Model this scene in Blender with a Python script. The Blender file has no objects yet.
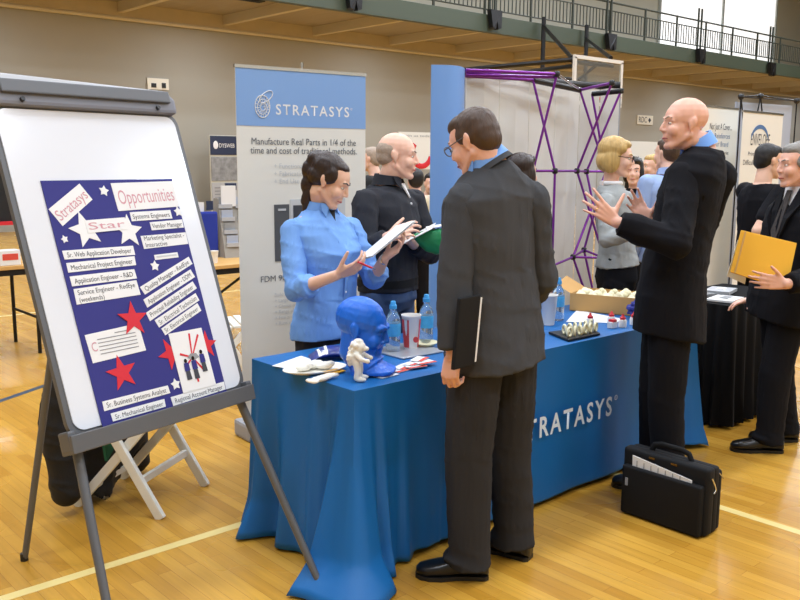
import bpy, bmesh, math, random
from mathutils import Vector as V, Matrix, noise
random.seed(7)
scn = bpy.context.scene
col = scn.collection

# ------------------------------------------------------------------ camera frame
F, H = 873.0, 1.6
PITCH, ROLL, AZ = math.atan(140/F), math.radians(.3), math.radians(48.2)
FH = V((math.cos(AZ), math.sin(AZ), 0)); RT = V((math.sin(AZ), -math.cos(AZ), 0)); UP = V((0, 0, 1))
FW = FH*math.cos(PITCH) - UP*math.sin(PITCH); CU = FH*math.sin(PITCH) + UP*math.cos(PITCH)
CR = RT*math.cos(ROLL) + CU*math.sin(ROLL); CV = -RT*math.sin(ROLL) + CU*math.cos(ROLL)
EYE = V((0, 0, H))
def ray(x, y): return FW*F + CR*(x-400) - CV*(y-300)
def at(x, y, D):                       # point at walking distance D ahead
    d = ray(x, y); return EYE + d*(D/d.dot(FH))
def atz(x, y, z=0.0):
    d = ray(x, y); return EYE + d*((z-H)/d.z)
def aty(x, y, Y):
    d = ray(x, y); return EYE + d*(Y/d.y)
def azv(deg): a = math.radians(deg); return V((math.cos(a), math.sin(a), 0))

cam = bpy.data.cameras.new('camera'); cam.sensor_width = 36; cam.lens = 36*F/800
cam.clip_end = 200
co = bpy.data.objects.new('camera', cam); col.objects.link(co)
co.matrix_world = Matrix(((CR.x, CV.x, -FW.x, 0), (CR.y, CV.y, -FW.y, 0), (CR.z, CV.z, -FW.z, H), (0, 0, 0, 1)))
scn.camera = co

# ------------------------------------------------------------------ materials
def lin(c): return tuple((x/12.92 if x <= .04045 else ((x+.055)/1.055)**2.4) for x in (v/255 for v in c))
MATS = {}
def mat(name, c, rough=.6, metal=0, spec=.5, bump=0, bscale=60, stretch=(1, 1, 1), var=0, vscale=4, trans=0, emit=0, coat=0, sheen=0, sss=0):
    m = bpy.data.materials.new(name); m.use_nodes = True
    nt = m.node_tree; b = nt.nodes['Principled BSDF']
    rgb = lin(c)
    b.inputs['Base Color'].default_value = (*rgb, 1); b.inputs['Roughness'].default_value = rough
    b.inputs['Metallic'].default_value = metal; b.inputs['Specular IOR Level'].default_value = spec
    b.inputs['Transmission Weight'].default_value = trans; b.inputs['Coat Weight'].default_value = coat
    b.inputs['Sheen Weight'].default_value = sheen
    if sss: b.inputs['Subsurface Weight'].default_value = sss; b.inputs['Subsurface Radius'].default_value = (.01, .004, .002); b.inputs['Subsurface Scale'].default_value = .6
    if emit: b.inputs['Emission Color'].default_value = (*rgb, 1); b.inputs['Emission Strength'].default_value = emit
    tc = nt.nodes.new('ShaderNodeTexCoord'); mp = nt.nodes.new('ShaderNodeMapping'); mp.inputs['Scale'].default_value = stretch
    nt.links.new(tc.outputs['Object'], mp.inputs[0])
    if bump:
        n = nt.nodes.new('ShaderNodeTexNoise'); n.inputs['Scale'].default_value = bscale; n.inputs['Detail'].default_value = 4
        bp = nt.nodes.new('ShaderNodeBump'); bp.inputs['Strength'].default_value = bump; bp.inputs['Distance'].default_value = .01
        nt.links.new(mp.outputs[0], n.inputs[0]); nt.links.new(n.outputs[0], bp.inputs['Height']); nt.links.new(bp.outputs[0], b.inputs['Normal'])
    if var:
        n2 = nt.nodes.new('ShaderNodeTexNoise'); n2.inputs['Scale'].default_value = vscale; n2.inputs['Detail'].default_value = 5
        mx = nt.nodes.new('ShaderNodeMix'); mx.data_type = 'RGBA'
        mx.inputs[6].default_value = (*[v*(1-var) for v in rgb], 1); mx.inputs[7].default_value = (*[min(1, v*(1+var)) for v in rgb], 1)
        nt.links.new(mp.outputs[0], n2.inputs[0]); nt.links.new(n2.outputs[0], mx.inputs[0]); nt.links.new(mx.outputs[2], b.inputs['Base Color'])
    MATS[name] = m
    return m
M = lambda n: MATS[n]
def floor_mat():
    m = bpy.data.materials.new('maple_boards'); m.use_nodes = True; nt = m.node_tree; b = nt.nodes['Principled BSDF']
    tc = nt.nodes.new('ShaderNodeTexCoord'); mp = nt.nodes.new('ShaderNodeMapping'); mp.inputs['Rotation'].default_value = (0, 0, math.pi/2)
    nt.links.new(tc.outputs['Object'], mp.inputs[0])
    br = nt.nodes.new('ShaderNodeTexBrick'); br.offset = .37; br.offset_frequency = 2
    br.inputs['Scale'].default_value = 1; br.inputs['Brick Width'].default_value = .75; br.inputs['Row Height'].default_value = .057
    br.inputs['Mortar Size'].default_value = .0008; br.inputs['Mortar Smooth'].default_value = .3; br.inputs['Bias'].default_value = 0
    br.inputs['Color1'].default_value = (*lin((216, 164, 66)), 1); br.inputs['Color2'].default_value = (*lin((192, 138, 46)), 1)
    br.inputs['Mortar'].default_value = (*lin((150, 92, 28)), 1)
    nt.links.new(mp.outputs[0], br.inputs[0])
    mp2 = nt.nodes.new('ShaderNodeMapping'); mp2.inputs['Scale'].default_value = (1.2, 18, 1); nt.links.new(mp.outputs[0], mp2.inputs[0])
    n = nt.nodes.new('ShaderNodeTexNoise'); n.inputs['Scale'].default_value = 2.5; n.inputs['Detail'].default_value = 6; nt.links.new(mp2.outputs[0], n.inputs[0])
    mx = nt.nodes.new('ShaderNodeMix'); mx.data_type = 'RGBA'; mx.blend_type = 'MULTIPLY'; mx.inputs[0].default_value = .38
    nt.links.new(br.outputs['Color'], mx.inputs[6]); nt.links.new(n.outputs[0], mx.inputs[7])
    n3 = nt.nodes.new('ShaderNodeTexNoise'); n3.inputs['Scale'].default_value = .9; nt.links.new(tc.outputs['Object'], n3.inputs[0])
    hs = nt.nodes.new('ShaderNodeHueSaturation'); hs.inputs['Value'].default_value = 1.06; hs.inputs['Saturation'].default_value = 1.0
    nt.links.new(mx.outputs[2], hs.inputs['Color']); nt.links.new(hs.outputs[0], b.inputs['Base Color'])
    rr = nt.nodes.new('ShaderNodeMapRange'); rr.inputs[3].default_value = .2; rr.inputs[4].default_value = .34
    nt.links.new(n3.outputs[0], rr.inputs[0]); nt.links.new(rr.outputs[0], b.inputs['Roughness'])
    b.inputs['Specular IOR Level'].default_value = .45
    MATS['floor'] = m
floor_mat()
mat('line_cream', (222, 200, 130), .3); mat('line_blue', (50, 74, 100), .3)
mat('wall_tan', (166, 162, 150), .85, bump=.05, bscale=30, var=.05, vscale=.6)
mat('wall_upper', (205, 203, 190), .8, var=.04, vscale=.8)
mat('soffit', (160, 148, 130), .8, var=.12, vscale=1.5, stretch=(6, .5, 1))
mat('joist', (182, 168, 142), .8, var=.08); mat('joist_pale', (200, 190, 168), .7)
mat('green_steel', (66, 76, 62), .5); mat('rail_paint', (54, 60, 52), .5); mat('wall_high', (180, 178, 164), .8, var=.04, vscale=.8)
mat('black_metal', (22, 22, 24), .4, metal=.3); mat('black_plastic', (20, 20, 22), .45)
mat('chrome', (200, 202, 205), .18, metal=1); mat('grey_metal', (95, 97, 101), .42, metal=.2); mat('grey_light', (150, 153, 160), .5); mat('grey_mid', (118, 120, 130), .45)
mat('whiteboard', (222, 226, 234), .16, spec=.6, coat=.3); mat('paper', (230, 230, 230), .7); mat('paper_warm', (235, 230, 215), .7)
mat('poster_navy', (42, 42, 122), .75, var=.06, vscale=6); mat('star_red', (205, 30, 48), .6); mat('ink_dark', (60, 62, 70), .7)
mat('ink_pink', (206, 150, 160), .7); mat('ink_grey', (140, 142, 146), .7); mat('ink_pale', (196, 198, 200), .7)
mat('cloth_blue', (8, 98, 166), .5, spec=.4, bump=.1, bscale=400); mat('cloth_white_ink', (214, 226, 238), .6)
mat('cloth_black', (12, 12, 14), .9, spec=.2)
mat('banner_white', (226, 224, 216), .5); mat('banner_blue', (126, 164, 216), .45); mat('banner_text', (92, 95, 100), .6)
mat('panel_blue', (116, 160, 222), .4); mat('panel_white', (214, 212, 206), .6, var=.03, vscale=1.2); mat('purple_metal', (122, 44, 150), .3, metal=.55)
mat('glass', (235, 240, 238), .05, trans=.92, spec=.5); mat('window_light', (255, 255, 255), .5, emit=2.6); mat('window_bar', (170, 176, 172), .5)
mat('wood_top', (205, 160, 92), .45, var=.08, vscale=3, stretch=(1, 8, 1)); mat('white_chair', (236, 236, 230), .4)
mat('skin', (236, 190, 168), .5, sss=.12, var=.05, vscale=14); mat('skin_ruddy', (233, 180, 158), .5, sss=.12, var=.06, vscale=14); mat('skin_tan', (229, 184, 158), .5, sss=.12, var=.05, vscale=14)
mat('lip', (176, 96, 92), .45); mat('eye_white', (225, 220, 214), .25); mat('eye_dark', (40, 30, 26), .2)
mat('hair_brown', (70, 50, 36), .5, bump=.5, bscale=60, stretch=(1, 1, .2), var=.3, vscale=40); mat('hair_dark', (42, 26, 20), .42, bump=.5, bscale=60, stretch=(1, 1, .25), var=.35, vscale=40)
mat('hair_black', (24, 20, 20), .5, bump=.5, bscale=60, stretch=(1, 1, .3), var=.3, vscale=40); mat('hair_grey', (132, 128, 122), .55, bump=.5, bscale=70, var=.3, vscale=50)
mat('hair_blond', (192, 158, 96), .5, bump=.6, bscale=50, stretch=(1, 1, .15), var=.4, vscale=50); mat('hair_salt', (168, 150, 134), .6, bump=.4, bscale=70, var=.2, vscale=50)
mat('suit_charcoal', (66, 67, 70), .9, spec=.2, bump=.12, bscale=500, var=.1, vscale=6); mat('suit_black', (17, 17, 22), .9, spec=.2, bump=.1, bscale=400, var=.1, vscale=6); mat('suit_trouser', (48, 47, 48), .9, spec=.2, bump=.12, bscale=400, var=.1, vscale=6)
mat('shirt_blue', (112, 160, 226), .7, bump=.08, bscale=300, var=.05, vscale=8); mat('shirt_sky', (116, 166, 238), .7); mat('shirt_pale', (158, 182, 226), .7, var=.05, vscale=8)
mat('knit_navy', (27, 30, 40), .85, bump=.1, bscale=300, var=.1, vscale=8); mat('shirt_white', (238, 238, 240), .7); mat('denim', (58, 80, 116), .85, bump=.15, bscale=300, var=.2, vscale=10)
mat('knit_grey', (158, 162, 162), .85, bump=.15, bscale=200); mat('leather_black', (18, 17, 18), .28); mat('nylon_black', (14, 14, 16), .75, spec=.3, bump=.12, bscale=500); mat('trouser_navy', (26, 28, 38), .8)
mat('tie_dark', (52, 46, 44), .6, var=.9, vscale=60); mat('gold', (210, 170, 90), .25, metal=1)
mat('bust_blue', (16, 104, 218), .42, bump=.05, bscale=90); mat('plaster', (236, 232, 220), .6); mat('plaster_cream', (232, 226, 190), .6)
mat('bottle_clear', (225, 236, 242), .06, trans=.85, spec=.5); mat('bottle_label', (70, 165, 220), .45, var=.35, vscale=30); mat('cap_blue', (60, 160, 225), .4)
mat('cup_white', (238, 236, 232), .5); mat('cup_red', (205, 70, 70), .5); mat('cardboard', (196, 152, 92), .8, var=.05, vscale=6); mat('envelope', (238, 178, 44), .6)
mat('packet_navy', (36, 52, 128), .3, var=.5, vscale=28); mat('green_cloth', (14, 128, 74), .6); mat('card_red', (214, 74, 58), .6); mat('plate_grey', (178, 182, 188), .3, metal=.3)
mat('pompom_blue', (34, 42, 130), .7); mat('bright_red', (206, 34, 44), .5); mat('royal_blue', (26, 48, 150), .75); mat('rack_grey', (150, 144, 134), .6); mat('navy_print', (34, 46, 74), .6); mat('photo_grey', (140, 142, 144), .6, var=.7, vscale=9)
mat('jacket_dark', (20, 21, 24), .75, bump=.15, bscale=120); mat('lining_green', (22, 92, 66), .7); mat('coat_cream', (206, 196, 168), .8); mat('display_grey', (168, 176, 192), .6); mat('silver_print', (176, 178, 182), .5); mat('envel_blue', (70, 110, 160), .6)

# ------------------------------------------------------------------ mesh helpers
def link(name, me, m=None, parent=None):
    o = bpy.data.objects.new(name, me); col.objects.link(o)
    if m is not None: me.materials.clear(); me.materials.append(M(m) if isinstance(m, str) else m)
    if parent is not None:
        o.parent = parent; o.matrix_parent_inverse = parent_world(parent).inverted()
    return o
def parent_world(o):
    m = o.matrix_basis.copy()
    return m if o.parent is None else parent_world(o.parent) @ o.matrix_parent_inverse @ m
def thing(name, label, cat, loc, group=None, rz=0):
    o = bpy.data.objects.new(name, None); col.objects.link(o); o.empty_display_size = .1
    o.location = loc; o.rotation_euler.z = rz
    return tag(o, label, cat, group)
def tag(o, label, cat, group=None):
    o['label'] = label; o['category'] = cat
    if group: o['group'] = group
    return o
def struct(o): o['kind'] = 'structure'; return o

class B:
    """collects closed shapes in one bmesh"""
    def __init__(s): s.bm = bmesh.new()
    def _add(s, verts, faces):
        vs = [s.bm.verts.new(v) for v in verts]
        for f in faces:
            try: s.bm.faces.new([vs[i] for i in f])
            except ValueError: pass
        return vs
    def ell(s, c, rad, ax=None, u=16, v=10):
        ax = ax or (V((1, 0, 0)), V((0, 1, 0)), V((0, 0, 1)))
        if isinstance(rad, (int, float)): rad = (rad,)*3
        c = V(c); P = []; Fc = []
        P.append(c - ax[2]*rad[2])
        for i in range(1, v):
            t = math.pi*i/v - math.pi/2
            for j in range(u):
                a = 2*math.pi*j/u
                P.append(c + ax[0]*rad[0]*math.cos(t)*math.cos(a) + ax[1]*rad[1]*math.cos(t)*math.sin(a) + ax[2]*rad[2]*math.sin(t))
        P.append(c + ax[2]*rad[2])
        for j in range(u):
            k = (j+1) % u
            Fc.append((0, 1+k, 1+j))
            for i in range(v-2): Fc.append((1+i*u+j, 1+i*u+k, 1+(i+1)*u+k, 1+(i+1)*u+j))
            Fc.append((len(P)-1, 1+(v-2)*u+j, 1+(v-2)*u+k))
        s._add(P, Fc); return s
    def loft(s, rings, cap=True):
        n = len(rings[0]); P = [p for r in rings for p in r]; Fc = []
        for i in range(len(rings)-1):
            for j in range(n):
                k = (j+1) % n
                Fc.append((i*n+j, i*n+k, (i+1)*n+k, (i+1)*n+j))
        if cap:
            Fc.append(tuple(range(n-1, -1, -1))); Fc.append(tuple((len(rings)-1)*n+j for j in range(n)))
        s._add(P, Fc); return s
    def tube(s, pts, rads, n=12, caps=True, flat=None, ref=None):
        """tapered tube through pts; rounded by end rings"""
        pts = [V(p) for p in pts]
        if isinstance(rads, (int, float)): rads = [rads]*len(pts)
        rings = []; prev = ref
        for i, p in enumerate(pts):
            d = (pts[min(i+1, len(pts)-1)] - pts[max(i-1, 0)]).normalized()
            if prev is None: prev = V((0, 0, 1)) if abs(d.z) < .9 else V((1, 0, 0))
            a = (prev - d*prev.dot(d)).normalized(); b = d.cross(a); prev = a
            fx, fy = flat if flat else (1, 1)
            rings.append([p + (a*math.cos(2*math.pi*j/n)*fx + b*math.sin(2*math.pi*j/n)*fy)*rads[i] for j in range(n)])
        s.loft(rings, caps); return s
    def cap(s, p0, r0, p1, r1, n=14):
        """capsule: tube plus end balls"""
        p0, p1 = V(p0), V(p1)
        s.tube([p0, p1], [r0, r1], n); s.ell(p0, r0, u=n, v=8); s.ell(p1, r1, u=n, v=8); return s
    def chain(s, pts, rads, n=14):
        for i in range(len(pts)-1): s.cap(pts[i], rads[i], pts[i+1], rads[i+1], n)
        return s
    def box(s, c, size, ax=None):
        ax = ax or (V((1, 0, 0)), V((0, 1, 0)), V((0, 0, 1))); c = V(c); P = []
        for k in (-1, 1):
            for i, j in ((-1, -1), (1, -1), (1, 1), (-1, 1)):
                P.append(c + ax[0]*size[0]/2*i + ax[1]*size[1]/2*j + ax[2]*size[2]/2*k)
        s._add(P, [(3, 2, 1, 0), (4, 5, 6, 7), (0, 1, 5, 4), (1, 2, 6, 5), (2, 3, 7, 6), (3, 0, 4, 7)]); return s
    def prism(s, pts, off):
        pts = [V(p) for p in pts]; off = V(off); n = len(pts)
        s._add(pts + [p+off for p in pts], [tuple(range(n-1, -1, -1)), tuple(range(n, 2*n))] + [(i, (i+1) % n, n+(i+1) % n, n+i) for i in range(n)]); return s
    def lathe(s, c, prof, n=20, ax=None, cap=True):
        ax = ax or (V((1, 0, 0)), V((0, 1, 0)), V((0, 0, 1))); c = V(c)
        s.loft([[c + ax[2]*z + (ax[0]*math.cos(2*math.pi*j/n) + ax[1]*math.sin(2*math.pi*j/n))*r for j in range(n)] for r, z in prof], cap); return s
    def mesh(s, smooth=False, bevel=0, seg=2):
        bmesh.ops.recalc_face_normals(s.bm, faces=s.bm.faces)
        if bevel:
            bmesh.ops.bevel(s.bm, geom=[e for e in s.bm.edges if len(e.link_faces) == 2 and e.calc_face_angle(0) > .6], offset=bevel, segments=seg, affect='EDGES', profile=.6)
        me = bpy.data.meshes.new('mesh'); s.bm.to_mesh(me); s.bm.free()
        if smooth:
            me.polygons.foreach_set('use_smooth', [True]*len(me.polygons))
            try: me.set_sharp_from_angle(angle=math.radians(50))
            except Exception: pass
        return me
    def build(s, name, m, parent=None, smooth=False, bevel=0, seg=2): return link(name, s.mesh(smooth, bevel, seg), m, parent)
    def blend(s, name, m, parent, vox=.006, sm=4, wr=0, wsc=9, wst=(1, 1, .35), dec=0, seed=0):
        """one continuous organic surface out of the collected shapes"""
        bmesh.ops.recalc_face_normals(s.bm, faces=s.bm.faces)
        me = bpy.data.meshes.new('tmp'); s.bm.to_mesh(me); s.bm.free()
        t = bpy.data.objects.new('tmp', me); col.objects.link(t)
        r = t.modifiers.new('r', 'REMESH'); r.mode = 'VOXEL'; r.voxel_size = vox
        if sm: q = t.modifiers.new('s', 'SMOOTH'); q.iterations = sm; q.factor = .5
        if dec: d = t.modifiers.new('d', 'DECIMATE'); d.ratio = dec
        dg = bpy.context.evaluated_depsgraph_get(); dg.update()
        nm = bpy.data.meshes.new_from_object(t.evaluated_get(dg)); bpy.data.objects.remove(t); bpy.data.meshes.remove(me)
        if wr:
            sd = V((seed*3.7, seed*1.3, 0))
            cs = [v.co.copy() for v in nm.vertices]; ns = [V(n_.vector) for n_ in nm.vertex_normals]; out = []
            for p, nn in zip(cs, ns):
                k = noise.noise(V((p.x*wst[0], p.y*wst[1], p.z*wst[2]))*wsc + sd)
                k2 = noise.noise(V((p.x*6+p.z*16, p.y*6-p.z*9, p.z*7)) + sd)
                k3 = noise.noise(V((p.x*2.2, p.y*2.2, p.z*1.1)) - sd)
                amt = wr*(.55+.9*max(0, k3+.3))
                q = p + nn*(amt*1.1*((1-abs(k)*1.6)**3-.35) + amt*.9*((1-abs(k2)*1.7)**3-.35)); out += [q.x, q.y, q.z]
            nm.vertices.foreach_set('co', out); nm.update()
        nm.polygons.foreach_set('use_smooth', [True]*len(nm.polygons))
        return link(name, nm, m, parent)

def text(s, m, parent, origin, xdir, ydir, width=None, height=None, name='lettering', align='LEFT', depth=.0006, space=1.0, bold=0, line=1.0):
    """flat lettering: cap height = height, or fitted to width; origin is the left end of the baseline"""
    cu = bpy.data.curves.new('t', 'FONT'); cu.body = s; cu.size = 1; cu.align_x = align; cu.space_character = space; cu.extrude = 0; cu.offset = bold; cu.space_line = line
    cu.resolution_u = 3
    t = bpy.data.objects.new('t', cu); col.objects.link(t)
    dg = bpy.context.evaluated_depsgraph_get(); dg.update()
    me = bpy.data.meshes.new_from_object(t.evaluated_get(dg)); bpy.data.objects.remove(t)
    if not len(me.vertices): return None
    xs = [v.co.x for v in me.vertices]; x0, x1 = min(xs), max(xs)
    k = height/.69 if height else 1
    kx = width/(x1-x0) if width else k
    if not height: k = kx
    xd, yd = V(xdir).normalized(), V(ydir).normalized(); nd = xd.cross(yd)
    lo = x0 if align == 'LEFT' else 0
    for v in me.vertices: v.co = V(origin) + xd*((v.co.x-lo)*kx) + yd*(v.co.y*k) + nd*depth
    return link(name, me, m, parent)

def frame(f, up=UP):
    f = V(f).normalized(); r = f.cross(up).normalized(); return r, f, r.cross(f)
def sect(c, r, f, hw, hd, e=2.5, n=28):
    out = []
    for j in range(n):
        a = 2*math.pi*j/n; ca, sa = math.cos(a), math.sin(a)
        out.append(c + r*(hw*math.copysign(abs(ca)**(2/e), ca)) + f*(hd*math.copysign(abs(sa)**(2/e), sa)))
    return out

def settle(o):
    """put a single-mesh thing's origin at the middle of its base"""
    me = o.data; xs = [v.co for v in me.vertices]
    c = V(((min(v.x for v in xs)+max(v.x for v in xs))/2, (min(v.y for v in xs)+max(v.y for v in xs))/2, min(v.z for v in xs)))
    me.transform(Matrix.Translation(-c)); o.location = c
    return o

# ------------------------------------------------------------------ people
def head_shapes(b, c, r, f, u, k=1.0, fem=False, neck=None, chin=1.0):
    P = lambda x, y, z: c + (r*x + f*y + u*z)*k
    ax = (r, f, u)
    E = lambda x, y, z, R: b.ell(P(x, y, z), [q*k for q in R], ax)
    w = .93 if fem else 1.0; sf = .72 if fem else 1.0
    E(0, -.014, .036, (.075*w, .097, .083)); E(0, .026, -.022, (.0615*w, .0655, .094)); E(0, .03, .03, (.064*w, .058, .06))
    for s in (-1, 1):
        b.cap(P(s*.052*w, -.008, -.05), .018*k, P(s*.018*w, .062, -.098), .019*k)
        E(s*.036*w, .06, -.03, (.027, .027, .03))
        b.cap(P(s*.04*w, .0745, .027), (.0075+.0025*sf)*k, P(s*.012, .083, .022), (.0075+.003*sf)*k)
        b.cap(P(s*.046*w, .069, .013), .0075*k, P(s*.022, .0775, .014), .0075*k)
        E(s*.011, .094, -.031, (.008, .01, .007))
        e_ = s*.073*w
        b.ell(P(e_, -.012, .0), [q*k for q in (.008, .018, .029)], (r, (f*.95+u*.25).normalized(), (u*.95-f*.25).normalized()))
        b.ell(P(e_+s*.006, -.02, .008), [q*k for q in (.006, .012, .02)], ax)
        b.ell(P(e_, -.006, -.027), [q*k for q in (.006, .008, .01)], ax)
    E(0, .072, -.1*chin, (.022, .018, .017))
    b.tube([P(0, .083, .024), P(0, .09, .004), P(0, .1005, -.014), P(0, .1055, -.025)], [.0085*k, .0085*k, .009*k, .0095*k], 10); E(0, .1035, -.027, (.0105, .0105, .0085))
    E(0, .082, -.059, (.025, .0135, .008)); E(0, .08, -.073, (.021, .0135, .008)); E(0, .076, -.05, (.028, .018, .018))
    if neck is not None:
        nr = .05 if fem else .06
        b.tube([P(0, -.02, -.02), P(0, -.022, -.07), neck + UP*.015, neck - UP*.05], [nr*1.0, nr*.97, nr*.98, nr*1.08], 18)

def face_parts(root, c, r, f, u, k=1.0, brow='hair_brown', fem=False, lip='lip'):
    P = lambda x, y, z: c + (r*x + f*y + u*z)*k
    for s in (-1, 1):
        e = B().ell(P(s*.032, .0755, .002), [q*k for q in (.0115, .008, .0055)], (r, f, u), 12, 8).build('eye', 'eye_white', root, True)
        B().ell(P(s*.031, .081, .002), [q*k for q in (.005, .0035, .005)], (r, f, u), 10, 6).build('iris', 'eye_dark', e, True)
        B().tube([P(s*.013, .0935, .024), P(s*.032, .086, .031), P(s*.05, .074, .026)], [.0028*k, .0038*k, .002*k], 8).build('eyebrow', brow, root, True)
    B().tube([P(-.023, .081, -.066), P(-.01, .0925, -.0645), P(0, .0935, -.066), P(.01, .0925, -.0645), P(.023, .081, -.066)], [.002*k, .0045*k, .005*k, .0045*k, .002*k], 8).build('lips', lip, root, True)

def hand_shapes(b, w, d, n, hand, curl=(25, 30, 34, 38), bend=1.0, spread=5, thumb=(.75, .6, .25), k=1.0, tcurl=15):
    d = V(d).normalized(); n = (V(n) - d*V(n).dot(d)).normalized()
    s = d.cross(n) if hand == 'R' else n.cross(d)
    w = V(w)
    # palm: four metacarpals and a pad
    base = [(.029, .088), (.0095, .092), (-.0105, .087), (-.029, .078)]
    for (a, l) in base:
        b.cap(w + s*a*.55*k + d*.012*k, .0135*k, w + (s*a + d*l)*k, .0112*k, 10)
    b.ell(w + (d*.045 + n*.006)*k, [q*k for q in (.036, .045, .013)], (s, d, n))
    b.cap(w + (s*.018+d*.02+n*.008)*k, .015*k, w + (s*.03+d*.05+n*.006)*k, .012*k, 10)
    L = [(.042, .025, .02), (.046, .029, .021), (.042, .027, .02), (.033, .02, .018)]; R = (.0088, .0092, .0088, .0078)
    for i, (a, l) in enumerate(base):
        p = w + (s*a + d*l)*k; ang = math.radians(curl[i]); sp = math.radians(spread*(1.5, .4, -.6, -1.8)[i])
        dd = (d*math.cos(sp) + s*math.sin(sp)); cur = ang*.5
        for q in range(3):
            v = dd*math.cos(cur) + n*math.sin(cur); p2 = p + v*L[i][q]*k
            b.cap(p, R[i]*(1-.08*q)*k, p2, R[i]*(.92-.08*q)*k, 10); p = p2; cur += ang*bend
    p = w + (s*.026 + d*.028 + n*.006)*k; v = (s*thumb[0] + d*thumb[1] + n*thumb[2]).normalized()
    p2 = p + v*.042*k; b.cap(p, .0135*k, p2, .0105*k, 10)
    v2 = (v + d*math.sin(math.radians(tcurl)) + n*.1).normalized(); p3 = p2 + v2*.03*k; b.cap(p2, .0105*k, p3, .0095*k, 10)
    p4 = p3 + v2*.022*k; b.cap(p3, .0095*k, p4, .008*k, 10)
    return w + d*.09*k

JACKET = [(-.26, .2, .14, 0, 2.6), (-.08, .2, .142, 0, 2.6), (.12, .19, .132, .004, 2.6), (.36, .19, .125, .008, 2.6), (.6, .2, .128, .008, 2.5), (.78, .205, .122, 0, 2.4), (.9, .16, .095, -.012, 2.2), (.985, .085, .072, -.018, 2)]
SHIRT = [(-.12, .168, .122, 0, 2.5), (.1, .16, .115, .006, 2.5), (.34, .162, .112, .012, 2.5), (.6, .178, .118, .012, 2.4), (.78, .18, .112, 0, 2.3), (.9, .145, .09, -.01, 2.2), (.985, .08, .07, -.016, 2)]
BLOUSE = [(-.2, .172, .118, 0, 2.4), (-.05, .165, .112, 0, 2.4), (.16, .14, .1, .006, 2.3), (.34, .138, .098, .014, 2.3), (.58, .152, .118, .022, 2.3), (.76, .155, .1, .002, 2.3), (.9, .12, .08, -.008, 2.2), (.985, .068, .06, -.012, 2)]

def torso(b, Pv, N, f0, f1, prof, ks=1.0, kd=1.0):
    up = (N-Pv).normalized(); L = (N-Pv).length; rings = []
    for (t, hw, hd, fo, e) in prof:
        tt = max(0, min(1, t)); f = (f0*(1-tt)+f1*tt); f = (f - up*f.dot(up)).normalized(); r = f.cross(up)
        c = Pv + (UP*(t*L) if t < 0 else up*(t*L))
        rings.append(sect(c + f*fo, r, f, hw*ks, hd*kd, e))
    b.loft(rings)

def shoe(root, heel, toe, m='leather_black', w=.046):
    d = (toe-heel); d.z = 0; L = d.length; d.normalize(); r = d.cross(UP)
    prof = [(0, .026, .055, .004), (.03, .036, .085, 0), (.12, .038, .1, 0), (.34, .036, .098, 0), (.5, .04, .07, 0), (.68, .048, .056, 0), (.84, .046, .046, 0), (.95, .032, .036, .004), (1, .014, .022, .006)]
    h0 = V((heel.x, heel.y, .012)); rings = []
    for t, hw, h, lo in prof:
        c = h0 + d*L*t; hw *= w/.046; ring = []
        for j in range(14):
            a = 2*math.pi*j/14; ca, sa = math.cos(a), math.sin(a)
            ring.append(c + r*(hw*math.copysign(abs(ca)**.7, ca)) + UP*(lo + h/2 + h/2*math.copysign(abs(sa)**.75, sa)))
        rings.append(ring)
    o = B().loft(rings).build('shoe', m, root, True)
    pts = []
    for t, hw in [(0, .026), (.05, .038), (.3, .036), (.45, .038), (.66, .051), (.82, .049), (.95, .034), (1.01, .012)]: pts.append((t, hw*w/.046))
    out = [h0 + d*L*t + r*hw for t, hw in pts] + [h0 + d*L*t - r*hw for t, hw in reversed(pts)]
    B().prism([V((p.x, p.y, .0015)) for p in out], (0, 0, .016)).build('sole', 'black_plastic', o)

def collar(root, c, u, f, m, rad=.066, h=.04, gap=40, wings=True, name='shirt_collar', tilt=.2):
    r = f.cross(u).normalized(); n = 28; b = B(); rings = []
    for j in range(n+1):
        a = math.radians(gap/2 + (360-gap)*j/n); ca, sa = math.cos(a), math.sin(a)
        dv = f*ca + r*sa; back = (1-ca)/2
        lo = c + dv*rad*1.1 + u*(-.022); hi = c + dv*rad*(.93) + u*(h*(.55+.45*back))
        rings.append([lo - dv*.004, lo + dv*.008, hi + dv*.007, hi - dv*.003])
    b.loft(rings)
    if wings:
        for s in (-1, 1):
            p = c + f*rad*1.02 + r*s*.022 + u*.012; q = c + (f*.55 + r*s*.85)*rad*1.12 + u*.02
            tip = c + f*rad*1.32 + r*s*.055 - u*.05
            nn = (q-p).cross(tip-p).normalized()*.005
            b.prism([p, q, (q+tip)/2 + (q-p)*.2, tip], nn)
    return b.build(name, m, root, True)

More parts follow.
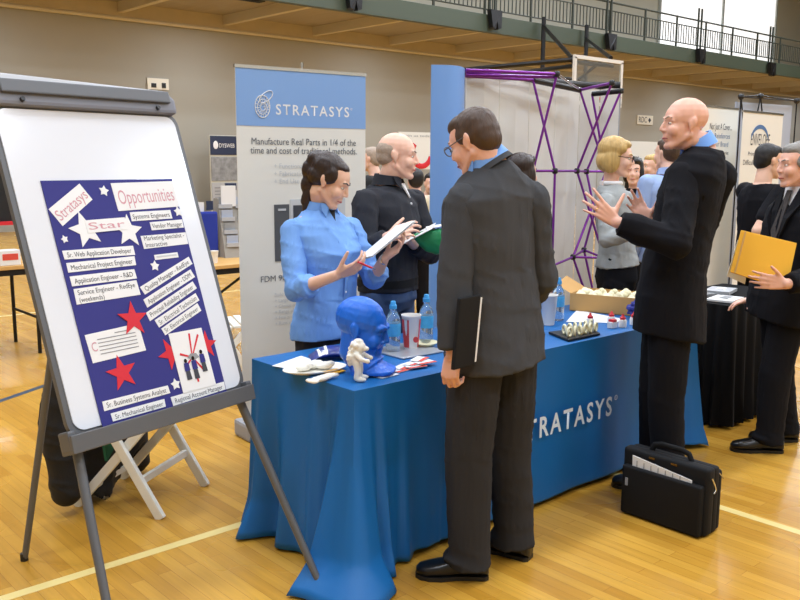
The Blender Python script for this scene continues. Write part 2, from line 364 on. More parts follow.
def person(label, pos, J, az, haz, hpitch=0, hroll=0, fem=False, skin='skin', top='jacket', tm='suit_black', bm='suit_black', prof=None, kw=1.0, kd=1.0, hk=1.0,
           group=None, vox=.006, cvox=.009, sleeve=(.072, .06, .046), legr=(.098, .078, .064), bname='trousers', topname='jacket', hands=None, arm_bare=False, shoes=True, seed=0, eyes=True, brow='hair_brown', wr=.0055, az_top=None, hem=None, chin=1.0, hemflare=True):
    """J: world joints - head, neck, pelvis, shL shR elL elR wrL wrR, hipL hipR knL knR anL anR, toes"""
    root = thing('person', label, 'person', pos, group)
    f0 = azv(az); f1 = azv(az_top if az_top is not None else az)
    hr = None
    fh = azv(haz); fh = (fh*math.cos(math.radians(hpitch)) - UP*math.sin(math.radians(hpitch))).normalized()
    r, f, u = frame(fh)
    if hroll:
        q = Matrix.Rotation(math.radians(hroll), 3, f); r, u = q @ r, q @ u
    hc, N, Pv = J['head'], J['neck'], J['pelvis']
    # body: one continuous surface
    b = B(); head_shapes(b, hc, r, f, u, hk, fem, N, chin)
    pf = prof or (BLOUSE if fem else JACKET)
    torso(b, Pv, N, f0, f1, [(t, hw*.74, hd*.74, fo, e) for t, hw, hd, fo, e in pf if t > -.12], kw, kd)
    for s in 'LR':
        sr = [q*.72 for q in sleeve]
        b.chain([N*.6 + J['sh'+s]*.4 - UP*.03, J['sh'+s]], [.05, sr[0]])
        wrad = .027 if not fem else .023
        b.chain([J['sh'+s], J['el'+s], J['wr'+s]], [sr[0], max(sr[1]*.9, .036), wrad])
        if hands and s in hands: hand_shapes(b, J['wr'+s], *hands[s][:2], s, **(hands[s][2] if len(hands[s]) > 2 else {}))
        if 'an'+s in J:
            b.chain([J['hip'+s], J['kn'+s], J['an'+s]], [legr[0]*.58, legr[1]*.7, .036])
            b.cap(J['an'+s] - UP*.01, .034, J['an'+s] + (J['toe'+s]-J['an'+s])*.6 - UP*.02, .025)
    b.blend('body', skin, root, vox, 3, dec=.6)
    # top garment, its two sleeves set in at the armholes
    b = B(); torso(b, Pv, N, f0, f1, pf, kw, kd)
    for s in 'LR': b.cap(N*.72 + J['sh'+s]*.28 - UP*.035, .05 if not fem else .042, J['sh'+s], sleeve[0]*.93)
    gar = b.blend(topname, tm, root, cvox, 5, wr=wr, dec=.5, seed=seed)
    for s in 'LR':
        sh, el, wri = J['sh'+s], J['el'+s], J['wr'+s]; b = B()
        if top == 'short': b.chain([sh, sh*.35+el*.65], [sleeve[0], sleeve[0]*.95])
        elif top == 'rolled':
            e2 = el*.72 + wri*.28; b.chain([sh, el, e2], [sleeve[0], sleeve[1], sleeve[1]*.95])
            b.tube([el*.82 + wri*.18, el*.62 + wri*.38], [sleeve[1]*1.12, sleeve[1]*1.05], 16)
        else:
            e2 = el*.06 + wri*.94
            b.chain([sh, el], [sleeve[0], sleeve[1]]); b.ell(el, sleeve[1]*1.02)
            b.tube([el, el*.5+wri*.5, e2], [sleeve[1], (sleeve[1]+sleeve[2])*.52, sleeve[2]], 18)
        b.blend('sleeve', tm, gar, cvox, 4, wr=wr*1.1, wsc=11, dec=.6, seed=seed+(3 if s == 'L' else 7))
    # legs
    if bm:
        b = B(); rr = f0.cross(UP)
        b.loft([sect(Pv + UP*z, rr, f0, hw*kw, hd*kd, 2.4) for z, hw, hd in ((.02 if top != 'jacket' else .08, .145, .1), (-.03, .158, .115), (-.1, .16, .118), (-.16, .12, .09))] if not fem else
               [sect(Pv + UP*z, rr, f0, hw*kw, hd*kd, 2.4) for z, hw, hd in ((.05, .142, .1), (-.02, .154, .106), (-.1, .155, .11), (-.17, .12, .09))])
        for s in 'LR':
            if 'an'+s not in J: continue
            hp, kn, an = J['hip'+s], J['kn'+s], J['an'+s]
            hq = hp + (kn-hp)*.12; b.chain([hq, kn], [legr[0]*.97, legr[1]]); b.ell(kn, legr[1])
            mid = kn*.45 + an*.55
            b.tube([kn, mid, an*.9+kn*.1, an - UP*.035], [legr[1], (legr[1]+legr[2])*.5, legr[2]*1.02, legr[2]*1.1], 18)
            if hemflare:
                fo = (J['toe'+s]-J['an'+s]); fo.z = 0; fo.normalize()
                b.ell(an + fo*.02 - UP*.0, (legr[2]*1.05, legr[2]*1.05, .035))
        b.blend(bname, bm, root, cvox, 4, wr=wr*1.1, wsc=7, dec=.5, seed=seed+5)
    if shoes:
        for s in 'LR':
            if 'an'+s in J:
                fo = (J['toe'+s]-J['an'+s]); fo.z = 0; fo.normalize()
                shoe(root, J['an'+s] - fo*.075, J['toe'+s], w=.046 if not fem else .038)
    if eyes: face_parts(root, hc, r, f, u, hk, brow, fem)
    return root, (hc, r, f, u, hk)

def hair_blob(root, H_, shapes, m, vox=.005, wr=.002, sm=14):
    c, r, f, u, k = H_; b = B()
    for x, y, z, R in shapes: b.ell(c + (r*x + f*y + u*z)*k, [q*k for q in R], (r, f, u), 20, 14)
    return b.blend('hair', m, root, vox, sm, wr=wr*.45, wsc=34, wst=(1, 1, .35))
def glasses(root, H_, m='black_plastic', w=.026, h=.019, rim=.0022):
    c, r, f, u, k = H_; P = lambda x, y, z: c + (r*x + f*y + u*z)*k
    g = B()
    for s in (-1, 1):
        ring = [P(s*.034 + w*math.cos(a), .1, .002 + h*math.sin(a)) for a in [2*math.pi*j/16 for j in range(17)]]
        g.tube(ring, rim, 6); g.tube([P(s*.058, .1, .008), P(s*.075, .05, .01), P(s*.081, -.01, .014)], rim, 6)
    g.tube([P(-.009, .104, .006), P(.009, .104, .006)], rim, 6)
    o = g.build('glasses', m, root)
    return o

def stance(x, y, az, h, **ov):
    f = azv(az); r = f.cross(UP); o = V((x, y, 0))
    P = lambda a, b, c: o + r*a + f*b + UP*c
    J = dict(head=P(0, .03, .932*h), neck=P(0, -.02, .845*h), pelvis=P(0, 0, .535*h))
    for s, q in (('L', -1), ('R', 1)):
        J['sh'+s] = P(q*.104*h, -.015, .805*h); J['el'+s] = P(q*.13*h, -.03, .62*h); J['wr'+s] = P(q*.12*h, .08, .48*h)
        J['hip'+s] = P(q*.05*h, 0, .5*h); J['kn'+s] = P(q*.055*h, .015, .28*h); J['an'+s] = P(q*.056*h, -.01, .05*h); J['toe'+s] = P(q*.066*h, .17, .02)
    J.update(ov); return J
def legs(J, anL, anR, azL, azR, h=1.8, pel=None):
    p = pel or J['pelvis']
    for s, an, a in (('L', anL, azL), ('R', anR, azR)):
        an = V(an); J['an'+s] = an; J['toe'+s] = V((an.x, an.y, .02)) + azv(a)*.205
        J['kn'+s] = J['hip'+s]*.47 + an*.53 + azv(a)*.02
    return J

SHORT_ = [(0, -.03, .046, (.0805, .093, .082)), (0, -.042, .018, (.079, .08, .074)), (0, -.056, -.01, (.07, .062, .06)), (0, .014, .08, (.064, .066, .038))]
# ---- man in the charcoal suit, seen from behind at the front of the table
J = stance(2.43, 2.2, 98, 1.8, head=at(473, 142, 3.22), neck=at(489, 158, 3.25), pelvis=V((2.445, 2.19, .97)),
    shL=at(465, 203, 3.14), shR=at(530, 200, 3.32), elL=at(455, 282, 3.1), wrL=at(453, 354, 3.06), elR=at(540, 280, 3.36), wrR=at(512, 312, 3.52),
    hipL=V((2.35, 2.19, .93)), hipR=V((2.555, 2.205, .93)))
legs(J, (2.325, 2.19, .085), (2.60, 2.2, .085), 137, 106)
man_a, Hd = person('man in a charcoal suit, back to us at the blue table, with a black portfolio', (2.43, 2.19, 0), J, 98, 104, 24,
    skin='skin_ruddy', tm='suit_charcoal', bm='suit_trouser', prof=[(-.215, .195, .148, -.005, 2.6)] + JACKET[1:6] + [(.89, .14, .092, -.012, 2.1), (.985, .07, .064, -.016, 2)], kw=1.06, kd=1.08, hk=.93, sleeve=(.074, .066, .056), legr=(.112, .092, .08), seed=1, cvox=.008, vox=.005,
    hands={'L': (-UP + azv(98)*.15, azv(8), dict(curl=(55, 60, 62, 65), thumb=(.5, .7, .5))), 'R': (azv(140)*.8+UP*.3, UP*-1, {})}, group=None)
hair_blob(man_a, Hd, [(0, -.03, .046, (.0805, .093, .082)), (0, -.042, .018, (.079, .082, .074)), (0, -.058, -.01, (.07, .062, .064)), (0, .012, .078, (.064, .07, .042)), (.064, -.006, .022, (.017, .042, .036)), (-.064, -.006, .022, (.017, .042, .036))], 'hair_brown')
glasses(man_a, Hd, 'grey_metal')
c, r, f, u, k = Hd
uk = (-RT*.55 + UP*.8 + FH*.12).normalized(); fk = azv(138); fk = (fk - uk*fk.dot(uk)).normalized(); kc = at(484, 160, 3.24)
collar(man_a, kc, uk, fk, 'shirt_blue', .077, .034, 30)
collar(man_a, kc - uk*.02, uk, fk, 'suit_charcoal', .083, .02, 60, False, 'jacket_collar')
# jacket back vent and cuff buttons
f98 = azv(98); r98 = f98.cross(UP)
for i in range(3): B().ell(J['wrL']*.9+J['elL']*.1 - r98*.0 - f98*.055 + UP*(.02*i-.01), .007, u=8, v=6).build('cuff_button', 'black_plastic', man_a, True)

# ---- bald man in the black suit, talking with both hands raised
J = stance(3.66, 2.18, 116, 1.88, head=at(684, 124, 4.08), neck=at(703, 146, 4.1), pelvis=V((3.665, 2.18, 1.02)),
    shL=at(684, 179, 3.98), shR=at(719, 177, 4.2), elL=at(675, 243, 3.8), wrL=at(616, 222, 3.85), elR=at(694, 244, 4.36), wrR=at(648, 222, 4.3),
    hipL=V((3.585, 2.13, .97)), hipR=V((3.72, 2.23, .97)))
legs(J, (3.6, 2.1, .085), (3.71, 2.25, .085), 138, 140)
man_b, Hd = person('tall bald man in a black suit with both hands raised, black bag at his feet', (3.66, 2.18, 0), J, 112, 141, 0,
    skin='skin_ruddy', tm='suit_black', bm='suit_black', kw=1.04, kd=1.1, sleeve=(.082, .072, .058), legr=(.108, .085, .074), seed=2, vox=.005, brow='hair_salt',
    prof=[(-.36, .205, .15, 0, 2.6)] + JACKET[1:],
    hands={'L': (-RT*.78+UP*.62, FH, dict(curl=(6, 12, 16, 10), spread=9, thumb=(.95, .25, .1), tcurl=-5)), 'R': (-RT*.5+UP*.75+FH*.1, -FH-RT*.2, dict(curl=(14, 18, 22, 26), spread=7, thumb=(.9, .4, .2)))})
ub = (UP-RT*.42).normalized(); fb_ = azv(138)
collar(man_b, J['neck']+UP*.012-RT*.022, ub, (fb_-ub*fb_.dot(ub)).normalized(), 'shirt_sky', .068, .036, 30)
B().tube([J['wrL'] + (-RT*.78+UP*.62).normalized()*.112 + UP*-.012 + FH*.0 + V((math.cos(a)*0, 0, 0)) + (FH*math.cos(a)+(RT*.62+UP*.78)*math.sin(a))*.0108 for a in [2*math.pi*i/12 for i in range(13)]], .0016, 6).build('ring', 'gold', man_b, True)

# ---- man at the right edge with the yellow envelope
J = stance(4.75, 2.15, 148, 1.7, head=at(797, 165, 4.72), neck=at(809, 190, 4.75), pelvis=V((4.80, 2.15, .9)),
    shL=at(826, 216, 4.62), shR=at(797, 212, 4.92), elL=at(824, 278, 4.44), wrL=at(786, 284, 4.33), elR=at(795, 283, 4.98), wrR=at(757, 299, 4.95),
    hipL=V((4.74, 2.09, .86)), hipR=V((4.86, 2.22, .86)))
legs(J, (4.665, 2.12, .085), (4.92, 2.15, .085), 133, 140)
man_c, Hd = person('grey-haired man in a black suit and patterned tie holding the yellow envelope', (4.8, 2.15, 0), J, 150, 142, 3,
    skin='skin_ruddy', tm='suit_black', bm='suit_black', kw=1.08, kd=1.18, sleeve=(.076, .066, .054), legr=(.102, .086, .074), seed=3, brow='hair_grey', prof=[(-.3, .2, .15, 0, 2.6)] + JACKET[1:],
    hands={'L': (-RT*.95+UP*.12, FH, dict(curl=(8, 10, 14, 18), thumb=(.6, .7, -.4))), 'R': (-RT*.95-UP*.12, -UP, dict(curl=(20, 24, 28, 30)))})
hair_blob(man_c, Hd, SHORT_ + [(.066, .0, .015, (.014, .036, .036)), (-.066, .0, .015, (.014, .036, .036))], 'hair_grey')
collar(man_c, J['neck']+UP*.03, (UP-RT*.15).normalized(), azv(146), 'shirt_white', .072, .045, 30)
fc = azv(150); rc = fc.cross(UP); nk = J['neck']
B().prism([nk+fc*.085+UP*.02-rc*.062, nk+fc*.085+UP*.02+rc*.062, nk+fc*.172-UP*.3+rc*.014, nk+fc*.172-UP*.3-rc*.014], fc*.014).build('shirt_front', 'shirt_white', man_c)
B().prism([nk+fc*.112-UP*.0-rc*.018, nk+fc*.112-UP*.0+rc*.018, nk+fc*.184-UP*.22+rc*.034, nk+fc*.19-UP*.3, nk+fc*.184-UP*.22-rc*.034], fc*.008).build('necktie', 'tie_dark', man_c)

for s_ in (-1, 1):   # lapels
    B().prism([nk+fc*.088+rc*s_*.064+UP*.02, nk+fc*.11+rc*s_*.115-UP*.06, nk+fc*.172+rc*s_*.085-UP*.15, nk+fc*.188+rc*s_*.016-UP*.31, nk+fc*.155+rc*s_*.03-UP*.14], fc*.012).build('lapel', 'suit_black', man_c)
# ---- young woman in the light blue shirt behind the table
J = stance(2.41, 3.42, -85, 1.64, head=at(330, 181, 4.1), neck=at(321, 207, 4.14), pelvis=at(327, 314, 4.14),
    shL=at(351, 230, 4.24), shR=at(292, 231, 4.04), elL=at(374, 279, 4.2), wrL=at(384, 259, 3.98), elR=at(296, 290, 3.92), wrR=at(337, 275, 3.76))
pv = J['pelvis']
for s, q in (('L', 1), ('R', -1)): J['hip'+s] = pv + V((q*.085, .0, -.06))
legs(J, (pv.x+.09, pv.y+.02, .08), (pv.x-.09, pv.y+.02, .08), -75, -95)
woman_a, Hd = person('young woman with tied-back dark hair in a light blue shirt behind the table', (pv.x, pv.y, 0), J, -82, -52, 27, fem=True, skin='skin_tan', top='rolled', topname='shirt', tm='shirt_blue', bm='trouser_navy',
    kw=1.14, kd=1.14, hk=.97, sleeve=(.057, .052, .047), legr=(.092, .068, .06), seed=4, vox=.0045, cvox=.006, wr=.008, brow='hair_dark', az_top=-78,
    hands={'R': (RT*.85+UP*.35-FH*.1, UP*.7+FH*.6, dict(curl=(30, 34, 38, 42), thumb=(.7, .7, .3), k=.93)), 'L': (RT*.7+UP*.55, FH*-.3+UP*.9-RT*.6, dict(curl=(28, 32, 36, 40), k=.93))})
hair_blob(woman_a, Hd, [(0, -.036, .05, (.0775, .09, .081)), (0, -.05, .005, (.076, .075, .062)), (0, .006, .08, (.057, .062, .033)), (0, -.1, .06, (.048, .05, .05)), (0, -.118, .01, (.036, .036, .055)), (0, -.096, -.05, (.031, .032, .06)), (0, -.07, -.11, (.027, .027, .06)), (0, -.048, -.16, (.02, .02, .045)),
    (.06, -.004, .03, (.019, .046, .046)), (-.06, -.004, .03, (.019, .046, .046))], 'hair_dark', vox=.005, wr=.003)
collar(woman_a, J['neck']+UP*.004, (UP+azv(-80)*.28).normalized(), azv(-74), 'shirt_blue', .062, .03, 80)
fa = azv(-80)
B().tube([J['neck']+fa*.06-UP*.045, J['neck']+fa*.112-UP*.14, pv+fa*.135+UP*.22, pv+fa*.118+UP*.08], [.008]*4, 8, flat=(.4, 1.6)).build('placket', 'shirt_blue', woman_a, True)
for t in (.12, .2, .28, .36): B().ell(J['neck']*(1-t/.47)+pv*(t/.47)+fa*(.128 if t > .13 else .112), .006, u=8, v=6).build('shirt_button', 'shirt_white', woman_a, True)
B().prism([J['neck']+fa*.055-UP*.012+RT*.02, J['neck']+fa*.055-UP*.012-RT*.02, J['neck']+fa*.088-UP*.085], fa*.006).build('undershirt', 'hair_black', woman_a)
B().loft([sect(pv+UP*z, fa.cross(UP), fa, .166, .118, 2.4) for z in (-.075, -.1)]).build('undershirt_hem', 'shirt_white', woman_a, True)
B().tube([J['wrL']+RT*.0 + (CR*math.cos(a)*.5+CV*math.sin(a)*.8+FH*math.cos(a)*.8)*.03 for a in [2*math.pi*i/16 for i in range(17)]], .0035, 6).build('bracelet', 'chrome', woman_a, True)

# ---- older man in the navy polo behind the table
J = stance(2.9, 3.65, -68, 1.72, head=at(398, 156, 4.6), neck=at(388, 184, 4.62), pelvis=at(388, 279, 4.62),
    shL=at(413, 202, 4.78), shR=at(366, 203, 4.46), elL=at(430, 253, 4.74), wrL=at(413, 244, 4.5), elR=at(364, 254, 4.34), wrR=at(388, 237, 4.26))
pv = J['pelvis']
for s, q in (('L', 1), ('R', -1)): J['hip'+s] = pv + V((q*.09, q*.03, -.05))
legs(J, (pv.x+.1, pv.y+.05, .085), (pv.x-.1, pv.y+.0, .085), -60, -80)
man_d, Hd = person('balding older man in a navy button-neck shirt and jeans beside the young woman', (pv.x, pv.y, 0), J, -68, -46, 4, skin='skin', top='long', topname='polo_shirt', tm='knit_navy', bm='denim', bname='jeans', prof=SHIRT,
    kw=1.08, kd=1.2, sleeve=(.074, .062, .048), legr=(.1, .08, .07), seed=5, vox=.005, brow='hair_salt',
    hands={'R': (RT*.85+UP*.35, UP*-.5+FH*.7, dict(curl=(25, 28, 32, 36), thumb=(.6, .7, .2))), 'L': (-RT*.8+UP*.3-FH*.3, UP, dict(curl=(35, 38, 40, 42)))})
hair_blob(man_d, Hd, [(0, -.036, .026, (.0775, .083, .062)), (0, -.05, -.01, (.07, .066, .05))], 'hair_salt', wr=.001)
collar(man_d, J['neck']+UP*.02, (UP+azv(-60)*.1).normalized(), azv(-58), 'knit_navy', .072, .036, 46)
fd = azv(-60); nk = J['neck']
B().prism([nk+fd*.075+UP*.005-fd.cross(UP)*.028, nk+fd*.075+UP*.005+fd.cross(UP)*.028, nk+fd*.118-UP*.07], fd*.008).build('undershirt', 'shirt_white', man_d)
for t in (.1, .19): B().ell(nk+fd*(.135 if t > .15 else .128)-UP*t, .0065, u=8, v=6).build('shirt_button', 'shirt_white', man_d, True)
B().loft([sect(pv+UP*z, azv(-68).cross(UP), azv(-68), .178, .148, 2.5) for z in (-.03, .012)]).build('belt', 'nylon_black', man_d, True)

# ---- blonde woman in grey
J = stance(4.775, 3.27, -42, 1.72, head=at(617, 158, 5.6), neck=at(611, 183, 5.62), pelvis=at(617, 264, 5.62), shR=at(606, 202, 5.5), shL=at(626, 200, 5.78), elR=at(607, 240, 5.4), wrR=at(632, 232, 5.3), elL=at(640, 240, 5.8), wrL=at(655, 225, 5.7))
pv = J['pelvis']
legs(J, (pv.x-.06, pv.y-.06, .085), (pv.x+.06, pv.y+.05, .085), -40, -50)
woman_b, Hd = person('blonde woman with a bob and glasses in a grey sweater by the purple frame', (pv.x, pv.y, 0), J, -36, -60, 5, fem=True, topname='sweater', tm='knit_grey', bm='suit_black', kw=1.02, kd=1.12, prof=[(-.02, .168, .118, 0, 2.4)] + BLOUSE[2:], sleeve=(.06, .052, .045), legr=(.092, .07, .06), seed=6, vox=.006, brow='hair_blond',
    hands={'R': (RT, UP, {}), 'L': (RT, UP, {})})
hair_blob(woman_b, Hd, [(0, -.03, .055, (.088, .1, .084)), (0, -.06, -.02, (.086, .07, .075)), (0, .02, .086, (.062, .062, .034)), (.066, -.028, -.025, (.03, .058, .075)), (-.066, -.028, -.025, (.03, .058, .075)), (.045, .018, .06, (.033, .042, .04)), (-.045, .018, .06, (.033, .042, .04))], 'hair_blond', wr=.004)
glasses(woman_b, Hd)
B().tube([J['neck']+azv(a)*.062*V((1, 1, 1)).x+UP*(.0) for a in range(-36-150, -36+151, 15)], .014, 8).build('hood_edge', 'shirt_white', woman_b, True)
B().cap(pv+RT*.0-FH*.135+UP*.03, .006, pv-FH*.135+RT*.035-UP*.03, .005, 8).build('lanyard_clip', 'bright_red', woman_b, True)

# ---- people further back
def bystander(label, px, py, D, az, haz, h, hairshapes, hm, tm, bm='suit_black', fem=False, top='jacket', topname='jacket', skin='skin', pitch=0, seed=9, group=None, **ov):
    q = at(px, py, D); J = stance(q.x, q.y, az, h, **ov)
    p, Hd = person(label, (q.x, q.y, 0), J, az, haz, pitch, fem=fem, skin=skin, tm=tm, bm=bm, top=top, topname=topname, vox=.009, cvox=.012, seed=seed, sleeve=(.07, .06, .048) if not fem else (.058, .05, .042),
        hands={'L': (azv(az)*.4-UP, azv(az+90), {}), 'R': (azv(az)*.4-UP, azv(az-90), {})} if not ov else {'L': (azv(az), UP, {}), 'R': (azv(az), UP, {})}, brow=hm)
    hair_blob(p, Hd, hairshapes, hm, vox=.008, wr=.002); return p, J
SHORT = [(0, -.03, .046, (.0805, .093, .082)), (0, -.042, .018, (.079, .08, .074)), (0, -.056, -.01, (.07, .062, .06)), (0, .014, .08, (.064, .066, .038))]
LONG = [(0, -.03, .052, (.086, .098, .084)), (0, -.06, -.04, (.085, .068, .1)), (0, .03, .09, (.064, .062, .034)), (0, -.075, -.13, (.08, .05, .1)), (.068, -.01, -.02, (.026, .05, .08)), (-.068, -.01, -.02, (.026, .05, .08))]
p, Js = bystander('dark-haired man in a pale blue shirt with his back to us, beyond the bald man', 666, 200, 6.9, 62, 80, 1.78, SHORT, 'hair_brown', 'shirt_pale', seed=11, topname='shirt')
collar(p, Js['neck']+UP*.02, UP, azv(62), 'shirt_pale', .072, .036, 30)
bystander('black-haired person in black between the blonde woman and the pale blue shirt', 633, 200, 7.9, -160, -150, 1.62, LONG, 'hair_black', 'suit_black', fem=True, seed=12)
bystander('sandy-haired person glimpsed left of the pale blue shirt collar', 653, 200, 8.6, 150, 150, 1.66, SHORT, 'hair_blond', 'jacket_dark', seed=13)
q = at(764, 200, 6.3)
p, Js = bystander('black-haired man in a black short-sleeved shirt behind the man with the envelope', 764, 200, 6.3, -22, -36, 1.72, SHORT, 'hair_black', 'suit_black', top='short', topname='shirt', seed=14, skin='skin_tan', pitch=8,
    elR=at(757, 231, 6.05), wrR=at(786, 224, 5.95), elL=at(792, 232, 6.5), wrL=at(800, 222, 6.3))
bystander('dark-haired woman mostly hidden behind the man in the charcoal suit', 520, 200, 5.6, 10, 0, 1.63, LONG, 'hair_dark', 'jacket_dark', fem=True, seed=15)
bystander('person in a cream coat seen between the navy shirt and the blue panel', 416, 200, 8.6, 70, 60, 1.5, SHORT, 'hair_black', 'coat_cream', fem=True, seed=16)
bystander('person in dark clothes in front of the red-lettered sign', 430, 200, 9.6, -100, -120, 1.44, SHORT, 'hair_black', 'jacket_dark', seed=17)
bystander('grey-brown haired person in dark clothes just right of the roll-up banner', 373, 200, 8.7, 120, 120, 1.72, SHORT, 'hair_salt', 'jacket_dark', seed=18)

# ------------------------------------------------------------------ the hall
X0, X1 = -8, 62
fl = struct(B().box((24, 8, -.05), (76, 36, .1)).build('floor', 'floor'))
def ground_line(pts, w, m):
    b = B()
    for i in range(len(pts)-1):
        p, q = V((*pts[i], 0)), V((*pts[i+1], 0)); d = (q-p).normalized(); n = d.cross(UP)*w/2
        b.prism([p-n-d*w*.4, q-n+d*w*.4, q+n+d*w*.4, p+n-d*w*.4], (0, 0, .0012))
    return b.build('court_line', m, fl)
ground_line([(-6, 3.2), (3.715, 3.2), (3.715, -6)], .05, 'line_cream')
ground_line([(-4, 2.72), (0.6, 5.3), (2.16, 6.2), (3.4, 6.75)], .05, 'line_blue')
ground_line([(-6, 9.27), (40, 9.27)], .05, 'line_cream')
struct(B().box((24, 20.15, 2.5), (76, .3, 5.0)).build('wall_back', 'wall_tan'))
struct(B().box((24, 20.15, 7.7), (76, .3, 5.3)).build('wall_upper', 'wall_high'))
struct(B().box((62.1, 8, 5), (.2, 36, 10)).build('wall_right', 'wall_upper'))
struct(B().box((-8.1, 8, 5), (.2, 36, 10)).build('wall_left', 'wall_tan'))
struct(B().box((24, -10.1, 5), (76, .2, 10)).build('wall_front', 'wall_upper'))
struct(B().box((24, 8, 10.1), (76, 36.5, .2)).build('ceiling', 'wall_upper'))
# balcony: slab, joists and steel fascia
struct(B().box((24, 18, 5.2), (76, 4, .12)).build('ceiling_balcony', 'soffit'))
b = B()
for i in range(-6, 17): b.box((11.83+2.75*i, 18, 5.03), (.14, 3.9, .24))
struct(b.build('trim_joists', 'joist_pale'))
struct(B().box((24, 19.9, 5.0), (76, .14, .34)).build('trim_ledger', 'joist'))
struct(B().tube([(-8, 19.86, 4.79), (62, 19.86, 4.79)], .05, 10).build('trim_pipe', 'joist_pale', None, True))
struct(B().box((24, 16, 5.09), (76, .16, .44)).build('trim_fascia', 'green_steel', bevel=.01))
rail = thing('balcony_railing', 'dark green balcony railing with thin upright bars high across the back wall', 'railing', (24, 16, 5.31)); rail['kind'] = 'structure'
B().tube([(6, 16, 6.26), (62, 16, 6.26)], .03, 8).build('top_rail', 'rail_paint', rail)
B().tube([(6, 16, 6.02), (62, 16, 6.02)], .02, 8).build('middle_rail', 'rail_paint', rail)
B().tube([(6, 16, 5.45), (62, 16, 5.45)], .02, 8).build('bottom_rail', 'rail_paint', rail)
pm = B().box((0, 0, .49), (.05, .05, .98)).mesh()
for i in range(26):
    o = bpy.data.objects.new('post', pm); col.objects.link(o); o.parent = rail; o.location = (6.2+1.83*i-24, 0, 0)
    if i == 0: pm.materials.append(M('rail_paint'))
bm_ = B().box((0, 0, .28), (.022, .022, .56)).mesh(); bm_.materials.append(M('rail_paint'))
nb = 0; rest = B()
x = 12.2
while x < 60:
    if nb < 99:
        o = bpy.data.objects.new('baluster', bm_); col.objects.link(o); o.parent = rail; o.location = (x-24, 0, .15); nb += 1
    else: rest.box((x, 16, 5.74), (.022, .022, .56))
    x += .155
ro = rest.build('balusters', 'rail_paint', rail); ro['kind'] = 'stuff'
for px, py in ((351, 2), (492, 22), (608, 44), (698, 58), (769, 71)):
    p = aty(px, py, 15.9)
    B().prism([p+V((-.22, -.02, .28)), p+V((.22, -.02, .28)), p+V((.16, -.05, -.16)), p+V((.05, -.05, -.2)), p+V((0, -.05, .0)), p+V((-.05, -.05, -.2)), p+V((-.16, -.05, -.16))], (0, -.14, 0)).build('bracket', 'black_metal', rail)
    for s in (-.1, .1): B().box(p+V((s, .0, .85)), (.05, .05, 1.5)).build('hanger_post', 'rail_paint', rail)
# big window on the upper wall
win = struct(thing('window_1', 'tall bright daylit window above the balcony', 'window', (36.4, 19.98, 5.6)))
B().box((36.4, 19.97, 7.6), (9.8, .03, 4.2)).build('pane', 'window_light', win)
b = B()
for xx in (31.5, 36.4, 41.3): b.box((xx, 19.93, 7.6), (.12, .08, 4.2))
b.box((36.4, 19.93, 9.7), (9.9, .08, .12)); b.box((36.4, 19.93, 5.5), (9.9, .08, .12)); b.build('window_frame', 'window_bar', win)
# grille in the soffit
v_ = thing('ceiling_vent', 'long dark louvred grille set in the wooden underside of the balcony', 'vent', (10.75, 17.2, 5.1))
B().box((10.75, 17.2, 5.11), (1.0, .3, .06)).build('vent_frame', 'grey_light', v_)
for i in range(4): B().box((10.75, 17.1+.07*i, 5.07), (.92, .035, .03)).build('slat', 'black_metal', v_)
# wall outlet box near the clamp bar, small wall sign
p = aty(158, 84, 19.97)
t_ = thing('wall_sign', 'small pale sign on the tan wall above the easel', 'sign', p)
B().box(p, (.55, .03, .26)).build('plate', 'paper_warm', t_); B().box(p+V((-.12, -.025, -.04)), (.12, .02, .1)).build('mark', 'black_plastic', t_); B().box(p+V((.14, -.025, -.03)), (.1, .02, .12)).build('mark', 'black_plastic', t_)
p = aty(645, 120, 19.97)
t_ = thing('wall_sign', 'small lettered sign with a diamond on the tan wall left of the bald head', 'sign', p)
B().box(p, (1.1, .03, .36)).build('plate', 'paper_warm', t_)
text('RDC', 'ink_dark', t_, p+V((-.45, -.02, -.1)), (1, 0, 0), UP, width=.55, height=.22)
B().prism([p+V((.3, -.018, -.1)), p+V((.4, -.018, 0)), p+V((.3, -.018, .1)), p+V((.2, -.018, 0))], (0, -.004, 0)).build('diamond', 'ink_dark', t_)

# basketball backboard hung from the balcony
bbY = 12.6; p0 = aty(574, 54.5, bbY); p1 = aty(622.5, 61.5, bbY); bw = p1.x-p0.x; bz = 3.98
t_ = thing('basketball_backboard', 'clear basketball backboard in a white frame hung on black pipes below the balcony', 'backboard', ((p0.x+p1.x)/2, bbY, 2.9))
B().box(((p0.x+p1.x)/2, bbY, 3.42), (bw-.12, .02, 1.0)).build('glass', 'glass', t_)
b = B()
for z in (2.92, 3.94): b.box(((p0.x+p1.x)/2, bbY, z), (bw, .06, .08))
for xx in (p0.x+.04, p1.x-.04): b.box((xx, bbY, 3.43), (.08, .06, 1.0))
b.build('board_frame', 'panel_white', t_)
b = B(); cx = (p0.x+p1.x)/2
b.tube([V((cx, bbY-.38, 3.05)) + V((math.cos(a), math.sin(a), 0))*.225 for a in [2*math.pi*i/20 for i in range(21)]], .012, 8); b.tube([(cx, bbY, 3.05), (cx, bbY-.16, 3.05)], .03, 8); b.build('hoop', 'bright_red', t_)
def pipe(pp, rad=.05): B().tube(pp, rad, 8).build('pipe', 'black_metal', t_)
a0, a1 = aty(544, 17, 15.78), aty(587, 25, 15.78)
pipe([a0, V((a0.x, a0.y, 3.7))], .06); pipe([a1, V((a1.x, a1.y, 3.7))], .06)
pipe([a0-UP*.25, aty(572, 58, bbY+.25)]); pipe([a1-UP*.4, aty(611, 58, bbY+.25)])
pipe([aty(440, 72, 15.78), aty(573, 59.5, bbY+.2)], .055); pipe([aty(500, 75, 15.9), aty(573, 66, bbY+.2)], .05)
